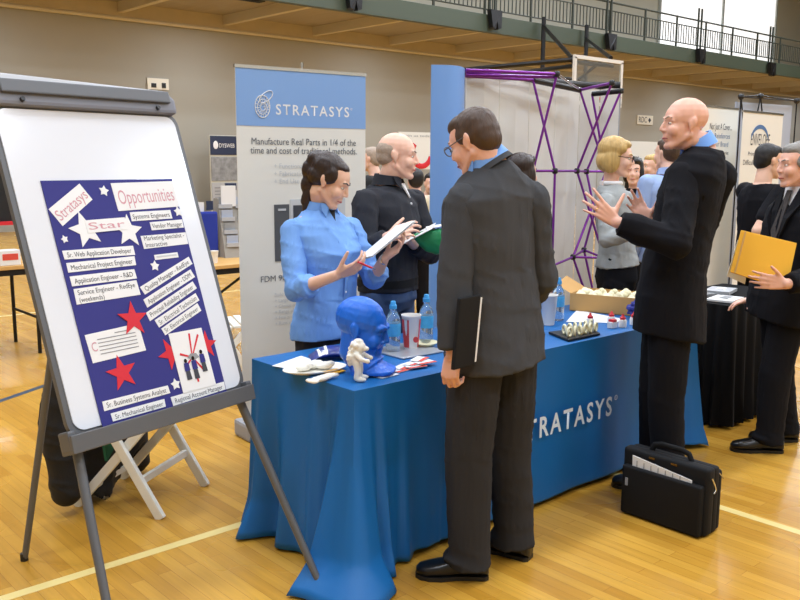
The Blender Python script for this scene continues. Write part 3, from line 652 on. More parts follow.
pipe([aty(573, 62, bbY+.15), aty(612, 66, bbY+.15)], .05); pipe([aty(578, 80, bbY+.15), aty(600, 62, bbY+.15)], .035)
pipe([V((a0.x, 15.78, 3.9)), V((a1.x, 15.78, 3.9))], .045)

# far notice banner on a stand by the wall
def up_box(px0, px1, py0, py1, Y): a = aty(px0, py0, Y); c_ = aty(px1, py1, Y); return a, c_
t0 = aty(209, 134, 19.2); t1 = aty(237, 137, 19.2)
t_ = thing('banner_stand', 'narrow display banner with a navy header and grey photograph by the far wall', 'banner', ((t0.x+t1.x)/2, 19.2, 0))
cxb = (t0.x+t1.x)/2; wb = t1.x-t0.x
B().box((cxb, 19.2, 1.13), (wb, .03, 2.1)).build('panel', 'wall_upper', t_); B().box((cxb, 19.2, .05), (wb, .24, .1)).build('base', 'grey_metal', t_)
B().box((cxb, 19.175, 1.93), (wb*.97, .02, .46)).build('header', 'navy_print', t_)
text('DYSWEB', 'paper', t_, (cxb-wb*.18, 19.16, 1.88), (1, 0, 0), UP, width=wb*.55, height=.1)
B().ell((cxb-wb*.3, 19.165, 1.94), (.07, .008, .1), u=12, v=6).build('emblem', 'paper', t_)
B().box((cxb, 19.175, 1.36), (wb*.94, .02, .58)).build('photograph', 'photo_grey', t_)
B().box((cxb, 19.175, .72), (wb*.94, .02, .6)).build('text_sheet', 'silver_print', t_)
for i in range(5): B().box((cxb-.02, 19.16, .9-.08*i), (wb*.7, .008, .025)).build('text_line', 'ink_grey', t_)

# ------------------------------------------------------------------ tables on the left
def plain_table(x0, x1, y0, y1, label, m='wood_top', group='plain wood-topped folding tables', z=.75, cats='table'):
    t = thing('folding_table', label, cats, ((x0+x1)/2, (y0+y1)/2, 0), group)
    B().box(((x0+x1)/2, (y0+y1)/2, z-.015), (x1-x0, y1-y0, .03)).build('tabletop', m, t, bevel=.004)
    B().box(((x0+x1)/2, (y0+y1)/2, z-.055), (x1-x0-.06, y1-y0-.06, .05)).build('apron', 'black_metal', t)
    for sx in (x0+.12, x1-.12):
        for sy in (y0+.08, y1-.08): B().tube([(sx, sy, z-.05), (sx, sy, 0)], .016, 8).build('leg', 'black_metal', t)
        B().tube([(sx, y0+.08, .3), (sx, y1-.08, .3)], .012, 8).build('stretcher', 'black_metal', t)
    B().tube([(x0+.12, (y0+y1)/2, .3), ((x0+x1)/2, (y0+y1)/2, z-.06)], .012, 8).build('brace', 'black_metal', t)
    return t
plain_table(3.4, 5.0, 6.2, 6.95, 'tan wood-topped folding table with a white cup behind the easel')
plain_table(.7, 2.62, 7.2, 7.95, 'tan wood-topped folding table at the far left edge, behind the whiteboard easel')
q = atz(214, 263, .75)
t_ = thing('plastic_cup', 'white plastic cup alone on the tan wooden table', 'cup', q)
B().lathe(q, [(.028, 0), (.04, .1), (.042, .102), (.038, .098), (.026, .006)], 18).build('cup_body', 'cup_white', t_, True)
# royal blue tabletop display, literature rack
t_ = thing('display_board', 'royal blue fabric display on the tan table left of the grey leaflet rack', 'display', (3.78, 6.82, .75))
B().box((3.79, 6.78, .95), (.22, .04, .4), (V((.97, -.24, 0)), V((.24, .97, 0)), UP)).build('front_panel', 'royal_blue', t_, bevel=.02)
B().box((3.72, 6.86, .93), (.18, .04, .36), (V((.5, .86, 0)), V((-.86, .5, 0)), UP)).build('side_panel', 'royal_blue', t_, bevel=.02)
B().box((3.75, 6.82, 1.18), (.1, .008, .1), (V((.97, -.24, 0)), V((.24, .97, 0)), UP)).build('card', 'paper', t_); B().box((3.85, 6.80, 1.2), (.06, .008, .08), (V((.97, -.24, 0)), V((.24, .97, 0)), UP)).build('card', 'navy_print', t_)
t_ = thing('leaflet_rack', 'tall grey leaflet rack with rows of pockets on the tan table', 'rack', (4.05, 6.75, .75))
axr = (V((.97, -.24, 0)), V((.24, .97, 0)), UP)
B().prism([(3.9, 6.64, .75), (3.9, 6.89, .75), (3.94, 6.89, 1.26), (3.94, 6.82, 1.26)], (.34, -.06, 0)).build('rack_body', 'rack_grey', t_)
for i in range(4):
    for j in range(2):
        c0 = V((3.99+.15*j, 6.655-.03*j+.04*i, .86+.11*i)); B().box(c0, (.12, .03, .035), axr).build('pocket', 'silver_print', t_); B().box(c0+V((0, .012, .045)), (.1, .008, .07), axr).build('leaflet', 'photo_grey' if (i+j) % 2 else 'display_grey', t_)
B().box((4.02, 6.77, 1.28), (.13, .02, .18), axr).build('leaflet', 'paper', t_); B().box((4.07, 6.81, 1.36), (.1, .02, .06), axr).build('leaflet', 'navy_print', t_)
# dark display panel with a red strip at the left edge
p = at(-12, 195, 7.2)
t_ = thing('display_monitor', 'black flat display with a red strip along its foot at the left edge', 'display', (2.05, 7.7, .752))
B().box((2.05, 7.7, 1.31), (1.0, .07, .48)).build('screen', 'black_plastic', t_, bevel=.01); B().box((2.05, 7.68, 1.06), (1.0, .1, .03)).build('red_strip', 'bright_red', t_)
B().box((2.05, 7.7, .91), (.12, .06, .29)).build('stand', 'black_metal', t_); B().box((2.05, 7.7, .766), (.5, .24, .024)).build('foot', 'black_metal', t_)
t_ = thing('carton', 'small white carton on the tan table at the left edge', 'box', (2.3, 7.3, .75))
B().box((2.3, 7.3, .812), (.16, .12, .12)).build('carton_body', 'paper', t_, bevel=.004); B().box((2.3, 7.239, .82), (.12, .004, .05)).build('carton_label', 'card_red', t_)
def metal_chair(x, y, rz, label, group=None):
    t = thing('metal_folding_chair', label, 'chair', (x, y, 0), group)
    R_ = Matrix.Rotation(math.radians(rz), 3, 'Z'); P = lambda a, b_, c_: V((x, y, 0)) + R_ @ V((a, b_, c_))
    B().prism([P(-.2, -.2, .44), P(.2, -.2, .44), P(.19, .2, .44), P(-.19, .2, .44)], (0, 0, .02)).build('seat', 'black_plastic', t, bevel=.006)
    B().prism([P(-.2, -.25, .66), P(.2, -.25, .66), P(.19, -.27, .84), P(-.19, -.27, .84)], R_ @ V((0, .02, 0))).build('backrest', 'black_plastic', t, bevel=.005)
    for s in (-1, 1):
        B().tube([P(s*.21, .22, 0), P(s*.21, -.1, .46), P(s*.21, -.26, .86)], .012, 8).build('leg', 'black_metal', t); B().tube([P(s*.19, -.26, 0), P(s*.19, .14, .46)], .012, 8).build('leg', 'black_metal', t)
    return t
metal_chair(2.0, 8.5, 190, 'black metal folding chair behind the left-edge table')

# ------------------------------------------------------------------ white folding chairs
def white_chair(o, fdir, label, scale=1.0, group='white slatted folding chairs'):
    """o: midpoint between front feet on the floor; fdir: the way the chair faces"""
    f = V(fdir).normalized(); r = f.cross(UP); t = thing('folding_chair', label, 'chair', o - f*.22, group)
    P = lambda a, b_, c_: V(o) + r*a + f*b_ + UP*c_
    def bar(name, p, q, w, th, wd):
        d = (q-p).normalized(); s_ = (wd - d*wd.dot(d)).normalized(); n = d.cross(s_)
        B().box((p+q)/2, (w, th, (q-p).length), (s_, n, d)).build(name, 'white_chair', t, bevel=.004)
    for s in (-1, 1):
        bar('leg', P(s*.21, 0, .0), P(s*.21, -.52, .84), .024, .045, r)       # front foot up to the backrest
        bar('leg', P(s*.185, -.46, .0), P(s*.185, -.06, .44), .022, .042, r)   # rear foot up to the seat
    b = B()
    for i in range(6): b.box(P(0, -.02-.062*i, .455-.006*i), (.4, .05, .016), (r, f, UP))
    b.build('seat', 'white_chair', t, bevel=.003)
    b = B()
    for i in range(2): b.box(P(0, -.46-.05*i, .72+.09*i), (.4, .014, .06), (r, f, UP))
    b.build('backrest', 'white_chair', t, bevel=.003)
    bar('rung', P(-.2, -.1, .165), P(.2, -.1, .165), .02, .035, f); bar('rung', P(-.18, -.38, .095), P(.18, -.38, .095), .02, .03, f)
    return t
fd2 = V((.54, -.84, 0)).normalized()
o1 = V((1.86, 3.60, 0))
white_chair(o1, fd2, 'white folding chair behind the easel with a black jacket over its back')
white_chair(V((3.35, 5.35, 0)), V((.9, -.35, 0)), 'white folding chair between the whiteboard and the roll-up banner')
white_chair(V((2.66, 5.85, 0)), V((.5, -.86, 0)), 'white folding chair far behind the left leg of the easel')
# jacket over the chair back
rr = fd2.cross(UP); bt = o1 - fd2*.5 + UP*.86 + rr*.03 + RT*.11
jk = thing('jacket', 'black jacket with green lining draped over the white chair behind the easel', 'jacket', V((bt.x, bt.y, .1)))
b = B(); n = 26
def hang(fr, side, z):  # fr across -1..1
    w = .29 + .05*max(0, .86-z); return bt + rr*(fr*w) + UP*(z-.86) + fd2*(side*(.035+.03*(1-z)) + .02*math.sin(fr*7+z*3)*(1.2-z))
rings = []
for i in range(17):
    z = .875 - i*.0485; row = []
    for j in range(n):
        a = 2*math.pi*j/n; fr = math.cos(a); 
        p = hang(fr, math.sin(a)*(1+.35*math.sin(3*a+z*4)) - .4, z - (.1*math.sin(fr*3+1) if i > 13 else 0)); row.append(p)
    rings.append(row)
b.loft(rings); b.blend('jacket_body', 'jacket_dark', jk, .01, 3, wr=.009, wsc=6)
for s, le in ((-1, .74), (1, .70)):
    top_ = bt + rr*s*.26 - UP*.05; B().chain([top_, top_ + rr*s*.04 - UP*.35 - fd2*.06, top_ + rr*s*.02 - UP*le - fd2*.04], [.07, .075, .07]).blend('sleeve', 'jacket_dark', jk, .01, 3, wr=.008, wsc=6)
B().prism([bt+rr*.02-UP*.2+fd2*.09, bt+rr*.22-UP*.25+fd2*.08, bt+rr*.2-UP*.62+fd2*.11, bt+rr*.04-UP*.5+fd2*.12], fd2*.012).build('lining', 'lining_green', jk)

# ------------------------------------------------------------------ whiteboard easel
et = V((.973, .23, 0)).normalized(); en = V((.23, -.973, 0)).normalized(); ec = V((1.33, 2.67, .75)); la = math.radians(18.5)
ev = -en*math.sin(la) + UP*math.cos(la); eo = et.cross(ev)   # eo: out of the board towards the viewer
EB = lambda a, b_, o_=0: ec + et*a + ev*b_ + eo*o_
ea = thing('whiteboard_easel', 'whiteboard on a grey three-legged easel standing at the left front', 'easel', V((ec.x, ec.y, 0)))
def rrect(x0, x1, y0, y1, rad, o_, n=6):
    pts = []
    for cx_, cy_, s in ((x1-rad, y1-rad, 0), (x0+rad, y1-rad, 90), (x0+rad, y0+rad, 180), (x1-rad, y0+rad, 270)):
        for i in range(n+1): a = math.radians(s+90*i/n); pts.append(EB(cx_+rad*math.cos(a), cy_+rad*math.sin(a), o_))
    return pts
B().prism(rrect(-.375, .375, -.0, 1.075, .05, -.022), eo*.018).build('board_frame', 'grey_metal', ea)
B().prism(rrect(-.356, .356, .018, 1.06, .04, -.006), eo*.006).build('writing_surface', 'whiteboard', ea)
B().prism([EB(-.38, 1.065, -.03), EB(.362, 1.065, -.03), EB(.366, 1.12, -.03), EB(.33, 1.148, -.03), EB(-.34, 1.165, -.03), EB(-.38, 1.135, -.03)], eo*.055).build('clamp_bar', 'grey_mid', ea, bevel=.012)
B().prism([EB(-.34, 1.1, .025), EB(.33, 1.1, .025), EB(.33, 1.145, .025), EB(-.34, 1.145, .025)], eo*.014).build('clamp_jaw', 'grey_metal', ea, bevel=.005)
for a in (-.27, .27): B().tube([EB(a, 1.08, .02), EB(a, 1.083, .034)], .008, 10).build('clamp_knob', 'black_plastic', ea)
B().prism([EB(-.36, 1.138, .02), EB(.335, 1.12, .02), EB(.33, 1.15, .012), EB(-.34, 1.167, .012)], eo*.016).build('clamp_lid', 'silver_print', ea, bevel=.006)
B().prism([EB(-.4, -.005, -.03), EB(-.4, -.045, -.03), EB(-.4, -.045, .035), EB(-.4, .012, .04), EB(-.4, .012, .03), EB(-.4, -.005, .024)], et*.775).build('tray', 'grey_metal', ea, bevel=.003)
for a in (-.388, .366): B().box(EB(a, -.006, 0), (.026, .055, .066), (et, eo, ev)).build('tray_end', 'grey_metal', ea, bevel=.006)
tp = lambda a, b_: ec + et*a + en*b_ - UP*.75
for s, ft in ((-1, V((.968, 2.274, 0))), (1, V((1.81, 2.43, 0)))):
    B().tube([EB(s*.345, .0, -.03), ft], [.0165, .013], 10).build('leg', 'grey_metal', ea, True); B().tube([ft, ft+UP*.03], [.016, .016], 10).build('foot', 'black_plastic', ea, True)
ft = V((1.08, 3.47, 0)); B().tube([EB(0, 1.08, -.04), ft], [.016, .013], 10).build('leg', 'grey_metal', ea, True); B().tube([ft, ft+UP*.03], [.016, .016], 10).build('foot', 'black_plastic', ea, True)
B().tube([EB(0, .42, -.03), EB(0, .42, -.03)*.55 + (EB(0, 1.08, -.04)*.45+ft*.55)*.45], .007, 8).build('spreader', 'grey_metal', ea)

po = thing('poster', 'navy poster of pasted job-title strips and red stars on the whiteboard', 'poster', EB(0, .42, .0))
B().prism([EB(-.262, .006, .0012), EB(.272, .006, .0012), EB(.272, .818, .0012), EB(-.262, .82, .0012)], eo*.003).build('backing', 'poster_navy', po)
def strip(s, a, b_, w, h, ang, m='ink_dark', ht=None, o_=.0045, name='paper_strip'):
    ca, sa = math.cos(math.radians(ang)), math.sin(math.radians(ang)); X = et*ca + ev*sa; Y = -et*sa + ev*ca; c0 = EB(a, b_, o_)
    jit = [random.uniform(-.002, .002) for _ in range(8)]
    p = B().prism([c0-X*(w/2+jit[0])-Y*(h/2+jit[1]), c0+X*(w/2+jit[2])-Y*(h/2+jit[3]), c0+X*(w/2+jit[4])+Y*(h/2+jit[5]), c0-X*(w/2+jit[6])+Y*(h/2+jit[7])], eo*.0012).build(name, 'paper', po)
    ls = s.split('|') if s else []
    for i, l in enumerate(ls):
        hh = ht or (.016 if len(ls) > 1 else min(.0165, h*.55)); yy = (-hh/2 + (len(ls)-1)*.012 - i*.024)
        ww = (w*.9) if i == 0 else w*.9*len(l)/len(ls[0])*1.05
        text(l, m, p, c0 - X*w*.45 + Y*yy + eo*.0012, X, Y, width=ww, height=hh, bold=0)
    return p
for s, a, b_, w, h, ang in [('Systems Engineers', .135, .684, .18, .034, .2), ('Vendor Manager', .194, .646, .15, .031, 0), ('Marketing Specialist -|Interactive', .168, .592, .2, .046, .2),
    ('Sr. Web Application Developer', -.112, .569, .275, .031, -1.2), ('Mechanical Project Engineer', -.114, .529, .266, .033, 0), ('Application Engineer - R&D', -.12, .484, .252, .032, 0), ('Service Engineer - RedEye|(weekends)', -.121, .434, .248, .052, .2),
    ('Quality Manager - RedEye', .137, .465, .257, .03, 19.6), ('Application Engineer - DDM', .134, .418, .253, .03, 19.4), ('Principal Reliability Engineer', .13, .373, .253, .03, 19.6), ('Sr. Electrical Technician', .145, .336, .221, .03, 19.5), ('Sr. Electrical Engineer', .151, .301, .197, .028, 19.1),
    ('Sr. Business Systems Analyst', -.111, .073, .266, .03, -.4), ('Sr. Mechanical Engineer', -.114, .031, .215, .027, 0), ('Regional Account Manager', .145, .03, .245, .03, .8)]:
    strip(s, a, b_, w, h, ang)
strip('', .156, .534, .108, .02, .8); B().box(EB(.156, .534, .0062), (.09, .006, .0006), (et, ev, eo)).build('text_line', 'ink_pale', po)
strip('Stratasys', -.174, .737, .162, .068, 31.9, 'ink_pink', .036, name='title_card'); strip('Opportunities', .136, .758, .27, .099, 1.3, 'ink_pink', .05, name='title_card')
def star(a, b_, R_, m, rot=0, o_=.0045, rin=.45, name='star'):
    pts = []
    for i in range(10):
        q = math.radians(90+rot+36*i); rd = R_ if i % 2 == 0 else R_*rin; pts.append(EB(a+rd*math.cos(q), b_+rd*math.sin(q), o_))
    return B().prism(pts, eo*.0015).build(name, m, po)
star(-.144, .650, .064, 'paper', 10); star(.022, .635, .06, 'paper', -8); strip('Star', -.06, .661, .16, .045, .7, 'ink_pink', .024, .006, 'title_card')
for a, b_, R_ in ((-.036, .78, .02), (-.23, .624, .014), (.26, .693, .02), (.095, .503, .02), (.055, .083, .021)): star(a, b_, R_, 'paper', random.uniform(-15, 15), rin=.55)
star(-.144, .164, .062, 'star_red', 4, rin=.4); star(.07, .19, .058, 'star_red', 20, rin=.4); star(.232, .194, .052, 'star_red', -10, rin=.4)
cd = strip('', -.139, .265, .211, .095, 1.8, name='typed_card')
for i in range(6): B().box(EB(-.13 + (.0 if i else .02), .298-.012*i, .0062), (.15 if i else .05, .003, .0006), (et, ev, eo)).build('text_line', 'ink_grey', cd)
text('C', 'ink_pink', cd, EB(-.232, .25, .0062), et, ev, width=.02, height=.03)
star(-.051, .332, .062, 'star_red', -6, .0062, rin=.4)
ph = strip('', .153, .151, .15, .212, -.5, o_=.0062, name='photo_print')
def pp(pts, m, nm, o_=.0078): return B().prism([EB(.153+x_, .151+y_, o_) for x_, y_ in pts], eo*.0006).build(nm, m, ph)
for (x1_, y1_) in ((.012, .095), (.05, .085), (-.05, .03), (-.04, -.02), (.0, -.08), (.035, -.04)):
    d = V((x1_, y1_-.01)); nrm = V((-d.y, d.x)).normalized()*.004
    pp([(0+nrm.x*.6, .01+nrm.y*.6), (x1_+nrm.x, y1_+nrm.y), (x1_-nrm.x, y1_-nrm.y), (-nrm.x*.6, .01-nrm.y*.6)], 'star_red', 'blade')
pp([(-.022, .012), (-.005, .024), (.02, .022), (.03, .006), (.0, -.004)], 'photo_grey', 'engine', .0086)
for x_, y_, hh in ((-.035, -.065, .075), (.0, -.068, .082), (.042, -.05, .08)):
    pp([(x_-.011, y_), (x_+.011, y_), (x_+.009, y_+hh*.45), (x_-.009, y_+hh*.45)], 'ink_dark', 'trousers', .0088); pp([(x_-.012, y_+hh*.42), (x_+.012, y_+hh*.42), (x_+.01, y_+hh*.8), (x_-.01, y_+hh*.8)], 'poster_navy', 'torso', .0092)
    pp([(x_+.007*math.cos(q), y_+hh*.9+.008*math.sin(q)) for q in [i*.785 for i in range(8)]], 'eye_dark', 'head', .0094)

# ------------------------------------------------------------------ roll-up banner behind the woman
ba, bb = V((2.575, 4.235, 0)), V((3.42, 4.15, 0)); bx = (bb-ba).normalized(); bn = bx.cross(UP)   # bn faces the viewer
rb = thing('rollup_banner', 'white roll-up banner with a light blue head and shell emblem behind the young woman', 'banner', (ba+bb)/2)
BP = lambda a, z, o_=0: ba + bx*a + bn*o_ + UP*z
BW = (bb-ba).length
BT = 2.095
B().prism([BP(0, .1), BP(BW, .1), BP(BW, BT), BP(0, BT)], bn*.004).build('panel', 'banner_white', rb)
B().prism([BP(0, 1.783, .004), BP(BW, 1.783, .004), BP(BW, BT, .004), BP(0, BT, .004)], bn*.002).build('header', 'banner_blue', rb)
B().box(BP(BW/2, BT+.006), (BW+.01, .018, .018), (bx, bn, UP)).build('top_bar', 'chrome', rb); B().tube([BP(BW/2, .1, -.02), BP(BW/2, BT+.05, -.012)], .008, 8).build('pole', 'chrome', rb)
B().box(BP(BW/2, .05), (BW+.03, .2, .1), (bx, bn, UP)).build('base', 'grey_light', rb, bevel=.02)
def btxt(s, a, z, m, w=None, h=None, **k): return text(s, m, rb, BP(a, z, .0065), bx, UP, width=w, height=h, **k)
btxt('STRATASYS', .243, 1.85, 'paper', .488, .056, space=1.25, bold=.012); btxt('O', .74, 1.89, 'paper', .014, .014, name='registered_ring'); btxt('R', .7445, 1.8935, 'paper', .005, .007, name='registered_letter')
sb = B(); c0 = (.168, 1.905)
SP = lambda x_, y_: BP(c0[0]+x_*.74, c0[1]+y_*.74, .008)
sb.tube([SP(.062*math.cos(q)-.012, .082*math.sin(q)-.02) for q in [2*math.pi*i/30 for i in range(31)]], .0024, 6)
sb.tube([SP(.02+.054*math.cos(q)*.95+.02*math.sin(q), .052+.044*math.sin(q)+.012*math.cos(q)) for q in [2*math.pi*i/26 for i in range(27)]], .0024, 6)
sb.tube([SP((.056-.0016*i)*math.cos(.45*i)-.012+.0003*i, (.07-.002*i)*math.sin(.45*i)-.03) for i in range(34)], .0018, 6)
for i in range(16):
    q = 2*math.pi*i/16 + .2; sb.tube([SP(.018*math.cos(q)-.008, .022*math.sin(q)-.032), SP(.042*math.cos(q+.25)-.01, .054*math.sin(q+.25)-.027), SP(.06*math.cos(q+.35)-.012, .08*math.sin(q+.35)-.02)], .0013, 5)
sb.build('shell_emblem', 'paper', rb)
btxt('Manufacture Real Parts in 1/4 of the', .088, 1.682, 'banner_text', .69, .037, bold=0); btxt('time and cost of traditional methods.', .08, 1.632, 'banner_text', .705, .037, bold=0)
for i, s in enumerate(('+ Functional Prototypes', '+ Fabrication Tools', '+ End Use Parts')): btxt(s, .225, 1.55-.043*i, 'ink_pale', h=.027)
B().prism([BP(.222, 1.02, .004), BP(.318, 1.02, .004), BP(.318, 1.345, .004), BP(.222, 1.345, .004)], bn*.004).build('printer_picture', 'grey_metal', rb)
B().box(BP(.27, 1.315, .009), (.05, .004, .012), (bx, bn, UP)).build('printer_mark', 'ink_pale', rb)
B().prism([BP(.325, 1.02, .004), BP(.7, 1.02, .004), BP(.7, 1.372, .004), BP(.325, 1.372, .004)], bn*.003).build('printer_picture', 'ink_pale', rb); B().prism([BP(.345, 1.06, .007), BP(.6, 1.06, .007), BP(.6, 1.338, .007), BP(.345, 1.338, .007)], bn*.003).build('printer_picture', 'ink_dark', rb)
btxt('FDM 900mc', .128, .905, 'banner_text', .25, .034, bold=0)
for i in range(6): btxt(['Build envelope', '+ Large 914 x 610 mm', '+ Choice of layers', '+ Range of materials', '+ Fine and durable', '+ Runs unattended'][i], .215, .815-.034*i, 'ink_pale', h=.02)

# ------------------------------------------------------------------ blue table
TX0, TX1, TY0, TY1, TZ = 1.97, 4.39, 2.455, 3.15, .75
tb = thing('folding_table', 'long folding table under the blue cloth', 'table', ((TX0+TX1)/2, (TY0+TY1)/2, 0))
B().box(((TX0+TX1)/2, (TY0+TY1)/2, TZ-.022), (TX1-TX0-.01, TY1-TY0-.01, .03)).build('tabletop', 'grey_light', tb)
for sx in (TX0+.3, TX1-.3):
    for sy in (TY0+.1, TY1-.1): B().tube([(sx, sy, TZ-.03), (sx, sy, 0)], .015, 8).build('leg', 'grey_metal', tb)
    B().tube([(sx, TY0+.1, .15), (sx, TY1-.1, .15)], .012, 8).build('stretcher', 'grey_metal', tb)
cl = thing('tablecloth', 'royal blue tablecloth with white lettering falling to the floor in folds', 'tablecloth', ((TX0+TX1)/2, (TY0+TY1)/2, 0))
def per():
    """outline of the table top, walked around; gives point, outward normal, distance to nearest corner, side"""
    out = []; step = .012; rad = .02
    cs = [(TX0, TY0), (TX1, TY0), (TX1, TY1), (TX0, TY1)]
    for k in range(4):
        p, q = V((*cs[k], 0)), V((*cs[(k+1) % 4], 0)); L = (q-p).length; d = (q-p)/L; nn = d.cross(UP); m_ = int(L/step)
        for i in range(m_): 
            s = L*i/m_; dc = min(s, L-s); nrm = nn.copy()
            if s < .05: w_ = (1 - s/.05)*.5; pn = (V((*cs[k], 0)) - V((*cs[k-1], 0))).normalized().cross(UP); nrm = (nn*(1-w_) + pn*w_).normalized()
            elif L-s < .05: w_ = (1 - (L-s)/.05)*.5; d2 = (V((*cs[(k+2) % 4], 0)) - q).normalized(); nrm = (nn*(1-w_) + d2.cross(UP)*w_).normalized()
            out.append((p+d*s, nrm, s, L-s, k))
    return out
P_ = per(); rings = []; NV = 30
for i in range(NV+1):
    v = i/NV; ring = []
    for (p, nrm, s, e, k) in P_:
        fall = v**1.15
        near = math.exp(-(s/.16)**2) if k == 0 else 0
        dc = min(s, e)
        cf = math.exp(-(dc/.1)**2)                                # cloth gathered at a corner
        amp = {0: .008, 1: .03, 2: .012, 3: .04}[k]
        g_ = math.exp(-(dc/.3)**2)
        fold = math.sin(s*2*math.pi/.17 + k*1.3 + .6*math.sin(s*9)) * (.35+.65*g_) + .5*math.sin(s*2*math.pi/.31+1)
        if k == 0: fold = .6*math.sin(s*2*math.pi/.5) + 2.6*g_*math.sin(s*2*math.pi/.12+.5)
        if k in (0, 3): fold += (.5 if k == 3 else 2.0)*math.exp(-((s if k == 0 else e)/.2)**2)*math.sin((s if k == 0 else e)*2*math.pi/.062+1)
        o_ = .004 + .012*fall + amp*fold*fall*1.25
        cg = 1.0 if (k == 0 and s < .3) or (k == 3 and e < .3) else (.15 if k in (2, 3) else .22)
        o_ += cg*cf*(.13*v**1.6 + (.09*max(0, (v-.86)/.14)))
        if k == 3: o_ += .02*fall + .06*math.exp(-((s-.12)/.1)**2)*max(0, (v-.8)/.2)
        if k == 0 and s > .45: o_ -= .01*fall
        z = TZ + .004 - v*(TZ-.012)
        if i == NV: z = .012 if (k in (3,) or s < .3) else .03
        z = max(z, .008)
        ring.append(V((p.x, p.y, z)) + nrm*o_)
    rings.append(ring)
top_r = [[V(((TX0+TX1)/2 + (p.x-(TX0+TX1)/2)*t_, (TY0+TY1)/2 + (p.y-(TY0+TY1)/2)*t_, TZ+.005)) for (p, *_r) in P_] for t_ in (.02, .5, .9, .992)]
b = B(); b.loft(top_r + rings, cap=False); b._add([], [])
me = b.mesh(True); 
for p in me.polygons: p.use_smooth = True
cb = link('cloth', me, 'cloth_blue', cl); sm = cb.modifiers.new('thick', 'SOLIDIFY'); sm.thickness = .002; sm.offset = -1
LX0 = aty(513, 431, 2.44).x; LX1 = aty(608, 412, 2.44).x; lz0 = aty(534, 437, 2.44).z; lz1 = aty(534, 417.5, 2.44).z
fw = 2.438 - .006
tl = text('STRATASYS', 'cloth_white_ink', cl, (LX0, fw-.012, lz0), (1, 0, 0), UP, width=LX1-LX0, height=lz1-lz0, space=1.3, bold=.02, depth=.001)
text('O', 'cloth_white_ink', cl, (LX1+.02, fw-.012, lz0+.068), (1, 0, 0), UP, width=.026, height=.026, name='registered_ring'); text('R', 'cloth_white_ink', cl, (LX1+.0285, fw-.012, lz0+.0745), (1, 0, 0), UP, width=.009, height=.013, name='registered_letter')
print('LETTERS', LX0, LX1, lz0, lz1)

# ------------------------------------------------------------------ things on the blue table (top at z = .757)
TT = .757
# blue printed head
q = V((2.20, 2.66, TT)); az_ = -52
bu = thing('head_sculpture', 'bright blue life-size bald head sculpture on the blue table', 'sculpture', q)
b = B(); fb = azv(az_); fb = (fb*.97 - UP*.2).normalized(); r_, f_, u_ = frame(fb); hc = at(362, 328, 3.42)
head_shapes(b, hc, r_, f_, u_, 1.06, False, None)
fz = azv(az_)
b.tube([hc - f_*.02 - u_*.03, hc - f_*.02 - u_*.1, V((hc.x, hc.y, TT+.05)) + fz*.0, V((hc.x, hc.y, TT+.02)) + fz*.02], [.058, .056, .062, .085], 20)
b.loft([sect(V((hc.x, hc.y, TT+.005+z)) + fz*o_, fz.cross(UP), fz, w_, d_, 3) for z, w_, d_, o_ in ((.0, .085, .085, .05), (.014, .085, .085, .05), (.03, .07, .07, .03), (.06, .05, .05, .01))])
for s in (-1, 1):
    P = lambda x_, y_, z_: hc + (r_*x_ + f_*y_ + u_*z_)*1.06
    b.tube([P(s*.012, .094, .02), P(s*.034, .088, .03), P(s*.054, .072, .02)], .008, 8)
    b.ell(P(s*.032, .078, .003), (.014, .01, .009), (r_, f_, u_))
    b.tube([P(s*.02, .092, -.03), P(s*.034, .076, -.055), P(s*.03, .07, -.078)], .006, 8)
b.blend('bust', 'bust_blue', bu, .0045, 1, wr=.0012, wsc=40)
# small white curly creature figurine
q = atz(358, 380, TT)
fg = thing('figurine', 'small white plaster figurine of a curly-haired standing creature in front of the blue head', 'figurine', q)
fdx = azv(-50); rx = fdx.cross(UP); b = B(); P = lambda x_, y_, z_: q + rx*x_ + fdx*y_ + UP*z_
for s in (-1, 1):
    b.chain([P(s*.018, 0, .07), P(s*.022, .004, .035), P(s*.022, 0, .014)], [.017, .013, .013]); b.ell(P(s*.024, .014, .008), (.013, .024, .009), (rx, fdx, UP))
    b.chain([P(s*.03, 0, .105), P(s*.04, .022, .09), P(s*.034, .04, .084)], [.012, .01, .008]); b.ell(P(s*.032, .044, .083), .0095)
b.ell(P(0, -.004, .088), (.032, .027, .038), (rx, fdx, UP)); b.ell(P(0, .006, .13), .025); b.ell(P(0, .03, .125), (.012, .014, .01), (rx, fdx, UP))
random.seed(3)
for i in range(46):
    a = random.uniform(0, 6.28); e_ = random.uniform(-.5, 1.5); d = rx*math.cos(a)*math.cos(e_) + fdx*math.sin(a)*math.cos(e_) + UP*math.sin(e_)
    if d.dot(fdx) > .55: continue
    b.ell(P(0, 0, .13) + d*.026, .0085, u=8, v=6)
for i in range(24): b.ell(P(random.uniform(-.026, .026), -.03-.004*random.random(), random.uniform(.06, .13)), .009, u=8, v=6)
b.blend('body', 'plaster', fg, .003, 1)
